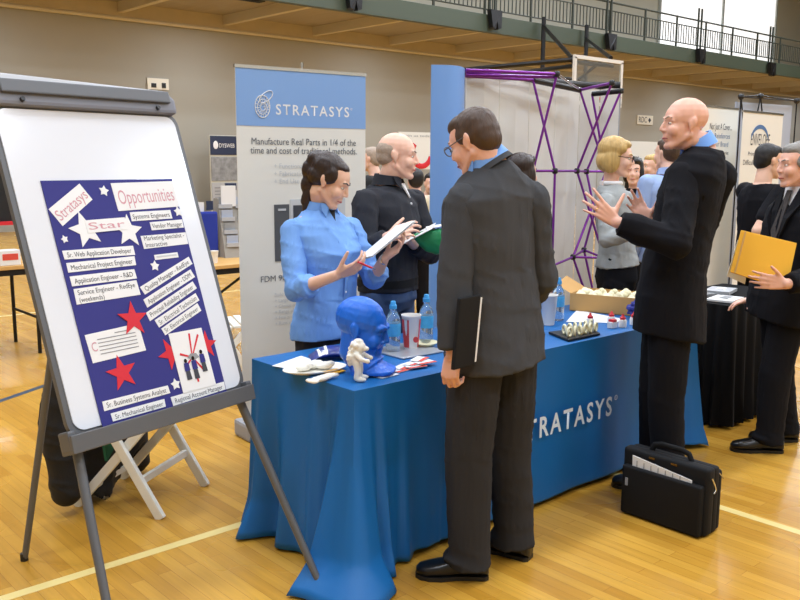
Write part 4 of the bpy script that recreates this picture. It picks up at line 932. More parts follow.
# papers, plates, snack bag
def sheet(name, label, cat, corners, m='paper', th=.0012, z=TT, group=None):
    pts = [V((atz(x_, y_, z).x, atz(x_, y_, z).y, z)) for x_, y_ in corners]
    return tag(settle(B().prism(pts, (0, 0, th)).build(name, m)), label, cat, group)
sheet('paper_sheet', 'white paper sheet at the back left corner of the blue table', 'paper', [(272, 366), (301, 356), (330, 366), (302, 371)])
c_ = V((2.035, 2.79, TT)); t_ = thing('paper_plate', 'white oval plate heaped with small white samples at the left end of the blue table', 'plate', c_)
b = B(); axp = (azv(-12), azv(78), UP); b.loft([[c_ + axp[0]*.135*k_*math.cos(a) + axp[1]*.085*k_*math.sin(a) + UP*z for a in [2*math.pi*i/32 for i in range(32)]] for k_, z in ((.75, 0), (1, .012), (1.0, .015), (.78, .004))]); b.build('plate_body', 'plaster', t_, True)
c2 = V((2.035, 2.79, TT))
for i, (x_, y_, w_) in enumerate(((0, .02, .045), (-.05, .0, .035), (.04, -.01, .04), (-.01, .035, .035))):
    b = B(); b.ell(c2 + axp[0]*x_ + axp[1]*y_ + UP*.02, (w_, w_*.6, .016), axp); b.ell(c2 + axp[0]*(x_+.02) + axp[1]*(y_-.012) + UP*.028, (w_*.5, w_*.4, .013), axp)
    o = settle(b.blend('printed_sample', 'plaster', None, .004, 1, wr=.002, wsc=50)); tag(o, ['lump of white printed sample at the back right of the oval plate', 'white printed sample at the left edge of the oval plate', 'white printed sample at the right edge of the oval plate', 'white printed sample at the back edge of the oval plate'][i], 'sample', 'white samples on the oval plate')
c3 = atz(333, 373, TT); 
o = tag(settle(B().prism([c3+V((-.05, .02, 0)), c3+V((.04, .03, 0)), c3+V((.05, -.02, 0)), c3+V((-.04, -.03, 0))], (0, 0, .004)).build('leaflet', 'envelope')), 'small yellow leaflet between the oval plate and the figurine', 'leaflet'); o.location.z += .003
c3 = atz(322, 381, TT); b = B()
b.ell(c3 + UP*.012, (.075, .022, .011), (azv(8), azv(98), UP)); b.ell(c3 + azv(8)*.05 + UP*.013, (.035, .016, .01), (azv(-20), azv(70), UP)); b.ell(c3 - azv(8)*.05 + UP*.01, (.02, .03, .009), (azv(20), azv(110), UP))
tag(settle(b.blend('printed_sample', 'plaster', None, .004, 1, wr=.002, wsc=40)), 'long flat white printed sample at the table edge left of the figurine', 'sample')
c_ = V((2.235, 2.93, TT)); t_ = thing('snack_packet', 'shiny navy and white packet lying behind the oval plate', 'packet', c_); b = B()
axk = (azv(-28), azv(62), UP); nx, ny = 14, 8; rings = []
for i in range(nx+1):
    u0 = i/nx*2-1; h_ = .026*(1-abs(u0)**2.4)+.002; row = []
    for j in range(16):
        a = 2*math.pi*j/16; row.append(c_ + axk[0]*u0*.1 + axk[1]*(.06*math.cos(a)) + UP*(h_+.001+h_*math.sin(a)*(1-.4*abs(math.cos(a)))))
    rings.append(row)
b.loft(rings); b.build('bag', 'packet_navy', t_, True)
B().loft([[c_ + axk[0]*x_ + axk[1]*(.058*math.cos(a)) + UP*(.022*(1-abs(x_/.1)**2.4)*(1+math.sin(a)*(1-.4*abs(math.cos(a))))*1.2+.006) for a in [math.pi*j/12 for j in range(13)]] for x_ in (-.07, -.03)], cap=False).build('packet_band', 'paper', t_, True)
# plates, cards
c_ = V((2.56, 2.82, TT)); t_ = thing('metal_tray', 'pale grey square tray under the water bottle near the middle of the blue table', 'tray', c_)
B().prism([c_+V((-.12, -.11, 0)), c_+V((.14, -.12, 0)), c_+V((.13, .13, 0)), c_+V((-.11, .12, 0))], (0, 0, .006)).build('tray_base', 'plate_grey', t_, bevel=.002)
def card(cx_, cy_, ang, label, m='paper', w=.09, h=.05, z=TT, group=None, stripe=None, name='card'):
    X, Y = azv(ang), azv(ang+90); c0 = V((cx_, cy_, z)); t = thing(name, label, 'card', c0, group)
    B().prism([c0-X*w/2-Y*h/2, c0+X*w/2-Y*h/2, c0+X*w/2+Y*h/2, c0-X*w/2+Y*h/2], (0, 0, .0015)).build('card_face', m, t)
    if stripe: B().prism([c0-X*w/2-Y*h/2+UP*.0016, c0+X*w/2-Y*h/2+UP*.0016, c0+X*w/2-Y*h*.18+UP*.0016, c0-X*w/2-Y*h*.18+UP*.0016], (0, 0, .0006)).build('stripe', stripe, t)
    return t
card(2.205, 2.545, 4, 'plain white card at the front edge of the blue table right of the figurine', w=.1, h=.05)
pos = [(2.31, 2.575, 5), (2.34, 2.6, 20), (2.38, 2.565, -10), (2.4, 2.6, 12), (2.44, 2.57, -4), (2.45, 2.615, 25)]
for i, (x_, y_, a_) in enumerate(pos): card(x_, y_, a_, ['red and white card, leftmost of the fanned pile by the suited man', 'red and white card at the back left of the fanned pile', 'red and white card at the front middle of the fanned pile', 'red and white card at the back middle of the fanned pile', 'red and white card at the front right of the fanned pile', 'red and white card, rightmost at the back of the fanned pile'][i], w=.085, h=.055, z=TT+.0035*i, group='red and white cards fanned on the blue table', stripe='card_red')
# bottles and cups
def bottle(q, label, s=1.0):
    t = thing('water_bottle', label, 'bottle', q, 'clear water bottles with blue labels and caps')
    B().lathe(q, [(r_*s, z*s) for r_, z in [(.024, 0), (.032, .004), (.033, .03), (.031, .06), (.033, .07), (.033, .135), (.031, .15), (.022, .172), (.014, .185), (.0135, .2)]], 20).build('bottle_body', 'bottle_clear', t, True)
    B().lathe(q, [(r_*s, z*s) for r_, z in [(.0336, .075), (.0342, .077), (.0342, .13), (.0336, .132)]], 20).build('bottle_label', 'bottle_label', t, True)
    B().lathe(q, [(r_*s, z*s) for r_, z in [(.0165, .195), (.0165, .212), (.013, .214), (.011, .228), (.009, .23)]], 16).build('cap', 'cap_blue', t, True)
    return t
bottle(atz(393, 352, TT), 'clear water bottle with a blue cap standing right of the blue head'); bottle(atz(426, 343, TT), 'clear water bottle with a blue cap behind the paper cup beside the suited man')
bottle(V((3.70, 2.87, TT)), 'clear water bottle with a blue cap beside the cardboard box')
def cup(q, label, h=.155, band=True):
    t = thing('paper_cup', label, 'cup', q, 'tall white paper cups')
    B().lathe(q, [(.03, 0), (.043, h-.004), (.0455, h-.002), (.0455, h+.003), (.042, h+.003), (.0405, h-.006), (.029, .006)], 22).build('cup_body', 'cup_white', t, True)
    if band:
        b = B(); ang = azv(190)
        for s0, s1 in ((.0, 1.1), (2.4, 2.9)):
            pts = [s0+(s1-s0)*i/8 for i in range(9)]
            R0 = lambda z: .03 + (.013)*z/h + .0008
            b.prism([q + azv(150+math.degrees(a))*R0(.012) + UP*.012 for a in pts] + [q + azv(150+math.degrees(a))*R0(h*.9) + UP*h*.9 for a in reversed(pts)], azv(150+math.degrees((s0+s1)/2))*.0015)
        b.build('printed_band', 'cup_red', t)
        B().prism([q + azv(-100)*.0395 + RT*.012*math.cos(a) + UP*(.05+.014*math.sin(a)) for a in [i*.5236 for i in range(12)]], azv(-100)*.001).build('printed_ring', 'cup_red', t)
    return t
cup(atz(411, 349, TT), 'tall white and red paper cup between the two water bottles by the suited man'); cup(V((3.56, 2.82, TT)), 'tall white paper cup at the suited man\'s right elbow', band=False)
c_ = atz(424, 346, TT); t_ = thing('dish', 'cream dish in front of the paper cup beside the suited man', 'dish', c_); b = B()
b.lathe(c_, [(.04, 0), (.065, .018), (.066, .02), (.06, .018), (.038, .005)], 24); b.build('dish_body', 'plaster_cream', t_, True)
# cardboard box with cream samples
BX = [V((4.0, 3.02, TT)), V((4.12, 2.66, TT)), V((4.37, 2.74, TT)), V((4.25, 3.1, TT))]
t_ = thing('cardboard_box', 'open brown cardboard box of cream samples on the right end of the blue table', 'box', (BX[0]+BX[2])/2)
ctr = (BX[0]+BX[2])/2
B().prism(BX, (0, 0, .004)).build('bottom', 'cardboard', t_)
for i in range(4):
    p, q2 = BX[i], BX[(i+1) % 4]; nn = (q2-p).normalized().cross(UP); nn = nn if nn.dot(ctr-p) > 0 else -nn
    B().prism([p, q2, q2+UP*.1, p+UP*.1], nn*.004).build('side', 'cardboard', t_)
B().prism([BX[0]+UP*.1, BX[3]+UP*.1, BX[3]+UP*.17+V((-.1, .06, 0)), BX[0]+UP*.15+V((-.06, .05, 0))], (0, .003, .003)).build('flap', 'cardboard', t_)
random.seed(5); k = 0; ex, ey = (BX[1]-BX[0]), (BX[3]-BX[0])
for i in range(5):
    for j in range(3):
        c0 = BX[0] + ex*(.12+.19*i) + ey*(.2+.3*j) + UP*(.072+random.uniform(0, .018)); b = B()
        b.ell(c0, (.034, .03, .026), (azv(random.uniform(0, 180)), azv(random.uniform(0, 180)+90), UP), 12, 8) if False else b.ell(c0, (.034, .03, .026), None, 12, 8)
        b.ell(c0+UP*.012+V((random.uniform(-.01, .01), random.uniform(-.01, .01), 0)), .02, None, 10, 6)
        tag(settle(b.build('sample_ball', 'plaster_cream', None, True)), 'cream rounded sample heaped in the open cardboard box', 'sample', 'cream samples heaped in the cardboard box')
c0 = V((4.06, 2.62, TT+.052)); t_ = thing('pompom', 'dark blue crumpled ball leaning on the front of the cardboard box', 'ball', c0-UP*.05); b = B(); random.seed(9)
b.ell(c0, .04)
for i in range(70):
    d = V((random.gauss(0, 1), random.gauss(0, 1), random.gauss(0, 1))).normalized(); b.ell(c0+d*.042, (.014, .014, .008), frame(d), 8, 6)
b.blend('ball_body', 'pompom_blue', t_, .004, 1, wr=.002, wsc=60)
# white sheets under, red and white little parts
sheet('paper_sheet', 'white paper sheet lying in front of the cardboard box', 'paper', [(566, 322), (577, 310), (622, 319), (616, 323)])
B_l = [(3.70, 2.66, 'red and white dropper bottle, leftmost of the group before the box'), (3.83, 2.62, 'red and white dropper bottle in the middle of the group before the box'), (3.80, 2.53, 'red and white dropper bottle at the front of the group before the box'), (3.9, 2.53, 'red and white dropper bottle, rightmost of the group before the box')]
for x_, y_, l_ in B_l:
    q = V((x_, y_, TT)); t_ = thing('dropper_bottle', l_, 'bottle', q, 'small red and white dropper bottles')
    B().lathe(q, [(.02, 0), (.021, .03), (.018, .038), (.01, .04)], 14).build('bottle_body', 'cup_white', t_, True); B().lathe(q, [(.014, .038), (.015, .05), (.008, .056), (.004, .068)], 12).build('cap', 'bright_red', t_, True)
t_ = thing('sample_block', 'white block with a red top beside the dropper bottles', 'sample', (3.74, 2.55, TT)); B().box((3.74, 2.55, TT+.016), (.05, .03, .032)).build('block', 'cup_white', t_, bevel=.003); B().box((3.74, 2.55, TT+.038), (.03, .03, .012)).build('top', 'bright_red', t_)
# black tray of white rings
TR = [V((3.28, 2.475, TT)), V((3.53, 2.475, TT)), V((3.62, 2.62, TT)), V((3.36, 2.66, TT))]
t_ = thing('sample_tray', 'flat black tray of white ring samples near the front of the blue table', 'tray', (TR[0]+TR[2])/2)
B().prism(TR, (0, 0, .012)).build('tray_body', 'black_plastic', t_, bevel=.003)
k = 0
for i in range(6):
    for j in range(2):
        c0 = TR[0] + V((.05+.042*i + .04*j, .035+.06*j+.012*i*0, .012+.0235)); ax1 = azv(35+random.uniform(-25, 25)); b = B()
        b.tube([c0 + ax1*.021*math.cos(a) + UP*.021*math.sin(a) for a in [2*math.pi*q_/18 for q_ in range(19)]], .0062, 8, False)
        tag(settle(b.build('ring_sample', 'plaster_cream', None, True)), 'cream ring sample standing on the flat black tray', 'sample', 'cream ring samples on the black tray')

# ------------------------------------------------------------------ held things
c_ = at(466, 333, 3.06); axs = (azv(98), azv(8), UP)
t_ = thing('portfolio', 'black portfolio with white pages in the left hand of the man in charcoal', 'portfolio', c_-UP*.15)
axq = (azv(5), azv(95), (UP+azv(5)*.12).normalized()); c_ = at(466, 332, 3.0)
B().box(c_, (.115, .016, .25), axq).build('cover', 'nylon_black', t_, bevel=.004); B().box(c_+axq[0]*.062, (.014, .01, .23), axq).build('pages', 'paper', t_)
# papers in the woman's hands
t_ = thing('paper_stack', 'white sheets held by the young woman in the light blue shirt', 'papers', at(395, 240, 3.98))
p1, p2 = at(373, 257, 3.86), at(416, 222, 3.98); ex = (p2-p1).normalized(); ey = (FH - ex*FH.dot(ex) + UP*.1).normalized(); ey = (ey-ex*ey.dot(ex)).normalized(); en_ = ex.cross(ey)
for i in range(3): B().prism([p1+en_*.003*i, p2+en_*.004*i, p2+ey*.2+en_*.006*i, p1+ey*.2+en_*.003*i], en_*.001).build('sheet', 'paper', t_)
t_ = thing('pen', 'red pen in the right hand of the young woman', 'pen', at(363, 263, 3.68)); a_, b_ = at(358, 262, 3.66), at(372, 268, 3.7)
B().tube([a_, b_], .0045, 8).build('barrel', 'bright_red', t_, True); B().tube([b_, b_+(b_-a_)*.25], [.004, .001], 8).build('tip', 'chrome', t_)
t_ = thing('paper_stack', 'white papers held by the older man in the navy shirt', 'papers', at(410, 240, 4.4))
p1, p2 = at(398, 247, 4.33), at(432, 229, 4.3); ex = (p2-p1).normalized(); ey = (FH - ex*FH.dot(ex)).normalized(); en_ = ex.cross(ey)
B().prism([p1, p2, p2+ey*.2, p1+ey*.2], en_*.003).build('sheet', 'paper', t_)
t_ = thing('green_folder', 'bright green bag with papers held between the navy shirt and the charcoal suit', 'bag', at(428, 240, 4.4))
b = B(); g0 = at(430, 241, 4.4); ex = (RT+UP*.05).normalized(); b.loft([sect(g0+ex*x_ + UP*zz, UP, FH, hh, .035, 2.2, 18) for x_, hh, zz in ((-.085, .008, .03), (-.06, .03, .016), (-.02, .055, .0), (.03, .066, -.005), (.09, .07, -.0), (.13, .04, .005))]); b.blend('bag_body', 'green_cloth', t_, .006, 2, wr=.004, wsc=14)
B().prism([g0+ex*-.02+UP*.062-FH*.02, g0+ex*.11+UP*.078-FH*.02, g0+ex*.11+UP*.082+FH*.06, g0+ex*-.02+UP*.066+FH*.06], UP*.003).build('sheet', 'paper', t_)
# yellow envelope
e1, e2, e3, e4 = at(741.5, 230, 4.44), at(797, 243, 4.42), at(787, 290, 4.37), at(730.6, 272, 4.40)
t_ = thing('envelope', 'large yellow padded envelope held by the man at the right edge', 'envelope', (e1+e3)/2)
en_ = (e2-e1).cross(e4-e1).normalized(); en_ = en_ if en_.dot(FH) > 0 else -en_
B().prism([e1, e2, e3, e4], en_*.012).build('envelope_body', 'envelope', t_, bevel=.003)
hx = (e2-e1)*.06; B().prism([e1+hx*1-en_*.001, e1+hx*1.5-en_*.001, e4+hx*1.5-en_*.001, e4+hx*1-en_*.001], -en_*.001).build('flap_fold', 'wood_top', t_)
t_ = thing('paper_stack', 'cream papers showing behind the yellow envelope', 'papers', at(735, 262, 4.46))
q1 = [at(738, 240, 4.47), at(752, 246, 4.47), at(745, 284, 4.47), at(727, 276, 4.5)]; B().prism(q1, en_*.006).build('sheet', 'paper_warm', t_)

# ------------------------------------------------------------------ black bag on the floor
t_ = thing('laptop_bag', 'black laptop bag with a white document in its pocket at the bald man\'s feet', 'bag', (3.385, 1.985, 0))
def soft(x0, x1, y0, y1, z0, z1, nm, bev, par=t_, m='nylon_black'): return B().box(((x0+x1)/2, (y0+y1)/2, (z0+z1)/2), (x1-x0, y1-y0, z1-z0)).build(nm, m, par, True, bevel=bev, seg=3)
bgx0, bgx1, bgy0, bgy1 = 3.305, 3.475, 1.76, 2.185
soft(bgx0+.03, bgx0+.09, bgy0, bgy1, .004, .31, 'main_compartment', .02); soft(bgx0+.085, bgx1-.035, bgy0+.004, bgy1-.004, .004, .305, 'rear_compartment', .018); soft(bgx1-.04, bgx1, bgy0+.01, bgy1-.01, .006, .28, 'back_pocket', .016)
pk = soft(bgx0, bgx0+.035, bgy0+.015, bgy1-.015, .006, .235, 'front_pocket', .014)
B().prism([(bgx0+.018, bgy1-.06, .20), (bgx0+.018, bgy0+.07, .20), (bgx0+.016, bgy0+.07, .248), (bgx0+.014, bgy1-.06, .285)], (.004, 0, 0)).build('document', 'paper', t_)
for i in range(14): B().box((bgx0+.0135, bgy1-.085-.018*i, .25-.001*i), (.002, .003, .03)).build('barcode_line', 'ink_grey', t_) if i % 2 == 0 else None
yc = (bgy0+bgy1)/2
B().tube([(bgx0+.085, yc+.1, .305), (bgx0+.085, yc+.085, .335), (bgx0+.085, yc+.05, .345), (bgx0+.085, yc-.05, .345), (bgx0+.085, yc-.085, .335), (bgx0+.085, yc-.1, .305)], .014, 10, flat=(1, .6)).build('handle', 'nylon_black', t_, True)
for s in (-.05, .06): B().box((bgx0+.026, yc+s, .292), (.006, .03, .008)).build('buckle', 'gold', t_)
B().tube([(bgx0+.05, bgy0-.004, .27), (bgx0+.062, bgy0-.012, .24), (bgx0+.075, bgy0-.012, .215), (bgx0+.06, bgy0-.01, .2)], .004, 8).build('clip', 'chrome', t_, True); B().tube([(bgx0+.11, bgy0-.004, .28), (bgx0+.14, bgy0-.008, .25)], .003, 8).build('zip_pull', 'chrome', t_, True)
B().box((bgx0-.002, bgy1-.045, .16), (.004, .012, .035)).build('emblem', 'grey_light', t_)

# ------------------------------------------------------------------ pop-up display wall with purple lattice
pu = thing('popup_display', 'tall curved white pop-up display on a purple lattice frame behind the table', 'display', (5.2, 4.3, 0))
A0 = at(466, 72, 6.0); ZT = 2.2
pl = [at(466, 72, 6.05), at(500, 75, 6.25), at(530, 79, 6.45), at(556, 84, 6.75), at(580, 92, 7.0), at(600, 95, 7.05), at(620, 96, 7.0)]
pl = [V((p.x, p.y, 0)) for p in pl]
def panel(i, j, nm, zt=2.17, m='panel_white', parent=None, off=V((0, 0, 0))):
    p, q = pl[i]+off, pl[j]+off; d = (q-p).normalized(); nn = d.cross(UP)
    mid = (p+q)/2 + nn*.012
    pts = [p+d*.004, mid, q-d*.004]
    B().prism([*(x_ for x_ in pts), *(x_ - nn*.006 for x_ in reversed(pts))], (0, 0, zt-.04)).build(nm, m, pu).location.z += .04
for i in range(len(pl)-1): panel(i, i+1, 'fabric_panel')
# top edge band following the curve
b = B(); b.tube([p+UP*2.185 for p in pl], .028, 8, flat=(1, .6)); b.build('top_band', 'black_plastic', pu, True)
# blue end panel
c1, c2_ = at(430, 66, 5.75), at(467, 66, 5.95); c1, c2_ = V((c1.x, c1.y, 0)), V((c2_.x, c2_.y, 0)); d_ = (c2_-c1).normalized(); nn = d_.cross(UP)
ep = []
for i in range(13): a = i/12; ep.append(c1 + (c2_-c1)*a + nn*(.10*math.sin(math.pi*(.12+.88*a)) - .02))
ztop = EYE.z + 89/873*5.9
B().prism(ep + [p-nn*.006 for p in reversed(ep)], (0, 0, ztop)).build('blue_end_panel', 'panel_blue', pu, True)
pc = ep[1]+UP*1.78
pr = B(); 
for k_ in (.035, .06, .085): pr.tube([pc + d_*(.3*k_+.55*k_*math.cos(q_)) + nn*.004 + UP*(k_*1.6*math.sin(q_)) for q_ in [-1.3+2.6*i/12 for i in range(13)]], .003, 6)
pr.build('printed_emblem', 'panel_white', pu)
# lattice: nodes in front of the panels
def node(px, py, D): return at(px, py, D)
def rod(p, q, m='purple_metal', r_=.011): B().tube([p, q], r_, 8).build('rod', m, pu, True)
def hub(p): B().lathe(p-UP*.03, [(.014, .01), (.021, .016), (.021, .044), (.014, .05)], 10).build('hub', 'black_plastic', pu, True)
z_ = {0: (533, 80, 6.35), 1: (557, 74, 6.2), 2: (580, 90, 6.8), 3: (612, 83, 6.4), 4: (621, 91, 6.75), 5: (592, 94, 6.85),
      6: (533, 171, 6.2), 7: (555, 171, 6.3), 8: (577, 171, 6.55), 9: (586.5, 171.5, 6.75), 10: (606, 171.5, 6.8), 11: (552, 266, 6.2), 12: (573, 257, 6.5), 13: (584, 250, 6.75), 14: (604, 258, 6.6), 15: (560, 300, 6.25), 16: (596, 305, 6.7), 17: (533, 252, 6.3), 18: (585, 292, 6.5)}
Nd = {k_: node(*v_) for k_, v_ in z_.items()}
for a, b_ in ((0, 7), (1, 6), (2, 10), (3, 8), (4, 9), (5, 10), (6, 7), (7, 8), (8, 9), (9, 10), (8, 14), (10, 12), (9, 14), (10, 13), (7, 11), (11, 12), (12, 14), (13, 14), (12, 13), (12, 18), (13, 16), (11, 15), (6, 17)): rod(Nd[a], Nd[b_], 'purple_metal', .009)
rod(node(466, 70, 5.95), Nd[1]); rod(node(466, 75, 6.0), Nd[1]+V((0, .02, -.02))); rod(node(466, 72, 6.0), node(500, 74, 6.1)); rod(Nd[1], Nd[2], 'chrome', .009); rod(Nd[2], Nd[3]); rod(node(466, 76, 6.02), Nd[0]); rod(Nd[5], Nd[4], 'black_metal', .02); rod(Nd[0], Nd[2], 'black_metal', .022)
for k_ in (1, 3, 4, 7, 8, 9, 11, 12, 13): hub(Nd[k_])
for p in (pl[0], pl[3], pl[-1]): B().tube([p-FH*-.02+UP*.0, p-FH*-.02+UP*2.15], .012, 8).build('upright', 'grey_light', pu)

# ------------------------------------------------------------------ next stand on the right
tk = thing('display_table', 'table under a black cloth to the right of the blue table', 'table', (5.29, 2.75, 0))
KX0, KX1, KY0, KY1 = 4.86, 5.72, 2.5, 3.0
B().box(((KX0+KX1)/2, (KY0+KY1)/2, .735), (KX1-KX0, KY1-KY0, .03)).build('tabletop', 'grey_light', tk)
b = B(); rings = []
ol = []
for (p, q2) in (((KX0, KY0), (KX1, KY0)), ((KX1, KY0), (KX1, KY1)), ((KX1, KY1), (KX0, KY1)), ((KX0, KY1), (KX0, KY0))):
    for i in range(40): ol.append((V((p[0]+(q2[0]-p[0])*i/40, p[1]+(q2[1]-p[1])*i/40, 0)), V((q2[0]-p[0], q2[1]-p[1], 0)).normalized().cross(UP)))
for z, am in ((.756, -.3), (.758, 0), (.745, .006), (.5, .014), (.2, .022), (.02, .03)):
    rings.append([p + nn*(.01+am*.6+am*math.sin(i*1.1)) + UP*z if am >= 0 else p*.7+V(((KX0+KX1)/2, (KY0+KY1)/2, 0))*.3 + UP*z for i, (p, nn) in enumerate(ol)])
b.loft(rings); b.build('cloth', 'cloth_black', tk, True)
tag_l = ['white magazine on the near corner of the black table by the man\'s hand', 'grey magazine stacked behind the white one on the black table', 'pale brochure at the back of the pile on the black table']
for i, (x_, y_, a_, m_) in enumerate(((5.02, 2.62, 10, 'paper'), (5.0, 2.82, -8, 'photo_grey'), (5.3, 2.8, 15, 'silver_print'))):
    X, Y = azv(a_), azv(a_+90); c0 = V((x_, y_, .762+.0*i)); t_ = thing('magazine', tag_l[i], 'magazine', c0, 'magazines on the black table')
    B().prism([c0-X*.11-Y*.08, c0+X*.11-Y*.08, c0+X*.11+Y*.08, c0-X*.11+Y*.08], (0, 0, .02 if i else .012)).build('cover', m_, t_); B().box(c0+X*.02+UP*(.0215 if i else .0135), (.1, .05, .003), (X, Y, UP)).build('cover_picture', 'photo_grey' if i == 0 else 'paper', t_)
# chair with chrome legs in the gap
t_ = thing('chrome_chair', 'chair with chrome legs in the dark gap between the blue and black tables', 'chair', (4.62, 2.75, 0))
B().box((4.62, 2.8, .45), (.22, .4, .05)).build('seat', 'cloth_black', t_, bevel=.015)
B().box((4.62, 2.99, .66), (.22, .03, .24)).build('backrest', 'cloth_black', t_, bevel=.01)
for sx in (4.53, 4.72):
    B().tube([(sx, 2.62, .43), (sx, 2.58, .012), (sx, 2.6, .0115)], .011, 8).build('leg', 'chrome', t_, True); B().tube([(sx, 2.98, .75), (sx, 3.0, .012)], .011, 8).build('leg', 'chrome', t_, True)
B().tube([(4.53, 2.59, .16), (4.72, 2.59, .16)], .01, 8).build('rung', 'chrome', t_, True)
# banners behind
def hang_banner(px0, px1, ptop, D0, Wd, label, writer, zt=2.08):
    a = at(px0, ptop, D0); a.z = 0; X = V((1, .04, 0)).normalized(); t = thing('rollup_banner', label, 'banner', a+X*Wd/2); nn = X.cross(UP)
    P = lambda u0, z, o_=0: a + X*u0 + UP*z + nn*o_
    zt = at(px0, ptop, D0).z
    B().prism([P(0, .1), P(Wd, .1), P(Wd, zt), P(0, zt)], nn*.005).build('panel', 'banner_white', t); B().box(P(Wd/2, zt+.01), (Wd, .02, .02), (X, nn, UP)).build('top_bar', 'chrome', t); B().box(P(Wd/2, .05), (Wd+.03, .2, .1), (X, nn, UP)).build('base', 'grey_metal', t); B().tube([P(Wd/2, .1, -.02), P(Wd/2, zt+.03, -.02)], .01, 8).build('pole', 'chrome', t)
    writer(t, P, X); return t
def w1(t, P, X):
    text('Not Just A Cover...', 'ink_dark', t, P(.33, 1.915, .006), X, UP, width=.47, height=.062); text('It Reinforces', 'envel_blue', t, P(.37, 1.83, .006), X, UP, width=.4, height=.05, space=1.1); text('Your Brand', 'envel_blue', t, P(.4, 1.75, .006), X, UP, width=.34, height=.05, space=1.15); text('in print', 'ink_dark', t, P(.6, 1.67, .006), X, UP, width=.16, height=.035)
hang_banner(694, 742, 106, 8.5, .93, 'white banner reading Not Just A Cover, left of the arched-logo banner', w1)
def w2(t, P, X):
    B().prism([P(.4+.21*math.cos(q_), 1.8+.17*math.sin(q_), .006) for q_ in [.35+2.45*i/14 for i in range(15)]] + [P(.4+.21*math.cos(q_), 1.765+.165*math.sin(q_), .006) for q_ in [2.8-2.45*i/14 for i in range(15)]], X.cross(UP)*.002).build('arc_emblem', 'envel_blue', t)
    text('ENVELOPE', 'ink_dark', t, P(.2, 1.765, .006), X, UP, width=.44, height=.115); text('Printing', 'ink_dark', t, P(.16, 1.66, .006), X, UP, width=.22, height=.04); text('Difficult Jobs', 'ink_dark', t, P(.06, 1.57, .006), X, UP, width=.4, height=.05)
hang_banner(743, 790, 112, 8.7, .93, 'white banner with a blue arc over the word ENVELOPE behind the man in black', w2)
gp = thing('popup_display', 'pale grey pop-up display with a black frame behind the right-hand banners', 'display', (9.6, 4.9, 0))
g0, g1 = at(737, 97, 9.6), at(793, 98, 10.2); a_, b_ = V((g0.x, g0.y, 0)), V((g1.x, g1.y, 0)); zt = g0.z
dd = (b_-a_).normalized(); nn = dd.cross(UP)
B().prism([a_, b_, b_+UP*(zt-.05), a_+UP*(zt-.05)], -nn*.02).build('fabric_panel', 'display_grey', gp)
for p, q2 in ((a_+UP*zt, b_+UP*(zt+.0)), (a_+UP*zt, a_+UP*.1), (a_+dd*.35+UP*(zt+.02), a_+dd*.12+UP*1.2), (a_+UP*zt, a_+dd*.25+UP*1.3), (a_+dd*.35+UP*(zt+.03), a_+UP*zt), (a_+dd*.35+UP*(zt+.03), b_+UP*zt), (b_+UP*zt, b_+UP*.1), (a_+dd*.35+UP*(zt+.02), a_+dd*.65+UP*1.3)): B().tube([p+nn*.05, q2+nn*.05], .008, 8).build('rod', 'black_metal', gp, True)
for p in (a_+UP*zt, a_+dd*.35+UP*(zt+.02), b_+UP*zt): B().ell(p+nn*.05, .035, u=10, v=6).build('hub', 'black_plastic', gp)
for s_ in (a_, b_): B().box(s_+nn*.05+UP*.05, (.3, .3, .1)).build('foot', 'black_metal', gp)
# low white sign behind the blonde woman
c_ = at(646, 158, 11); t_ = thing('sign_board', 'white lettered board between the blonde woman and the bald man\'s face', 'sign', V((c_.x, c_.y, 0)))
B().box((c_.x, c_.y, 1.66), (.75, .03, .36)).build('board', 'banner_white', t_); B().tube([(c_.x, c_.y+.03, 0), (c_.x, c_.y+.03, 1.6)], .02, 8).build('post', 'grey_metal', t_); B().box((c_.x, c_.y, .02), (.5, .4, .04)).build('base', 'grey_metal', t_)
text('in print', 'ink_grey', t_, (c_.x-.2, c_.y-.017, 1.58), (1, 0, 0), UP, width=.4, height=.09)
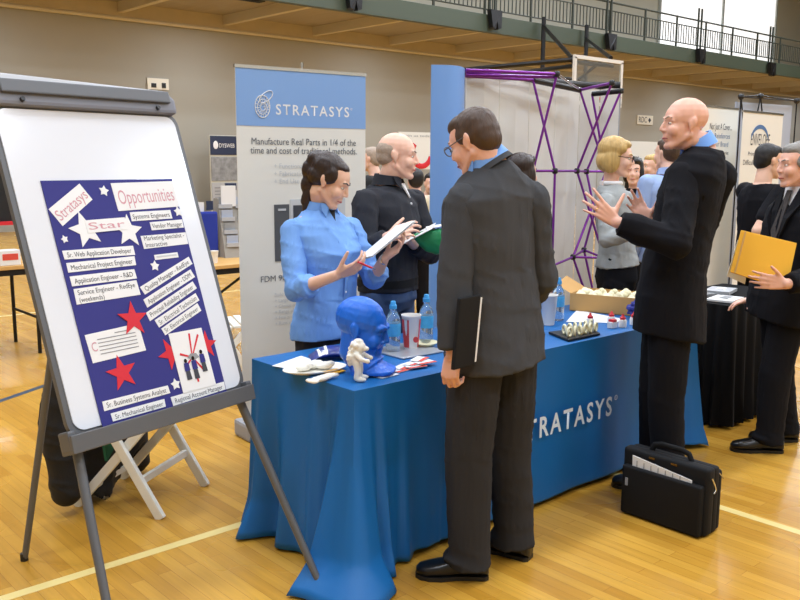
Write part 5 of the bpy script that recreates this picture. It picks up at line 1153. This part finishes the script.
# sign with red ring
a_, b_ = at(398, 131, 11.5), at(434, 134, 11.8); t_ = thing('sign_board', 'white board with a big red letter beside the older man\'s face', 'sign', V(((a_.x+b_.x)/2, a_.y, 0)))
X = V((b_.x-a_.x, b_.y-a_.y, 0)); Wd = X.length; X.normalize(); nn = X.cross(UP); P = lambda u0, z, o_=0: V((a_.x, a_.y, 0)) + X*u0 + UP*z + nn*o_
B().prism([P(0, 1.48), P(Wd, 1.48), P(Wd, 1.96), P(0, 1.96)], nn*.03).build('board', 'banner_white', t_)
B().tube([P(Wd*.5, 0, -.03), P(Wd*.5, 1.9, -.03)], .02, 8).build('post', 'grey_metal', t_); B().box(P(Wd*.5, .02), (.5, .4, .04)).build('base', 'grey_metal', t_)
B().tube([P(Wd*.62+.15*math.cos(q_), 1.69+.17*math.sin(q_), .034) for q_ in [2.4+3.6*i/20 for i in range(21)]], .035, 8, flat=(1, .2)).build('letter', 'bright_red', t_)
B().prism([P(.02, 1.52, .031), P(.14, 1.52, .031), P(.06, 1.82, .031), P(.02, 1.86, .031)], nn*.004).build('letter', 'bright_red', t_); text('Join us today', 'ink_grey', t_, P(.06, 1.9, .032), X, UP, width=Wd*.8, height=.03)

# ------------------------------------------------------------------ light
w = bpy.data.worlds.new('world'); scn.world = w; w.use_nodes = True
w.node_tree.nodes['Background'].inputs[0].default_value = (.9, .95, 1, 1); w.node_tree.nodes['Background'].inputs[1].default_value = .6
def lamp(x, y, z, sx, sy, power, c_=(.84, .94, 1.08)):
    l = bpy.data.lights.new('gym_light', 'AREA'); l.shape = 'RECTANGLE'; l.size = sx; l.size_y = sy; l.energy = power; l.color = c_
    o = bpy.data.objects.new('gym_light', l); col.objects.link(o); o.location = (x, y, z); return o
for x in (-3, 3, 9, 16, 24, 33):
    for y in (-5, 1, 7, 13): lamp(x, y, 9.6, 2.4, 1.2, 900 if x < 12 else 1100)
for i in range(10): lamp(5.25+5.5*i, 17.6, 4.86, .3, 1.4, 230)  # lamp row added under the balcony to brighten the back wall and soffit
vs = scn.view_settings; vs.view_transform = 'Standard'; vs.look = 'None'; vs.gamma = 1; vs.use_curve_mapping = False; vs.exposure = -1.55
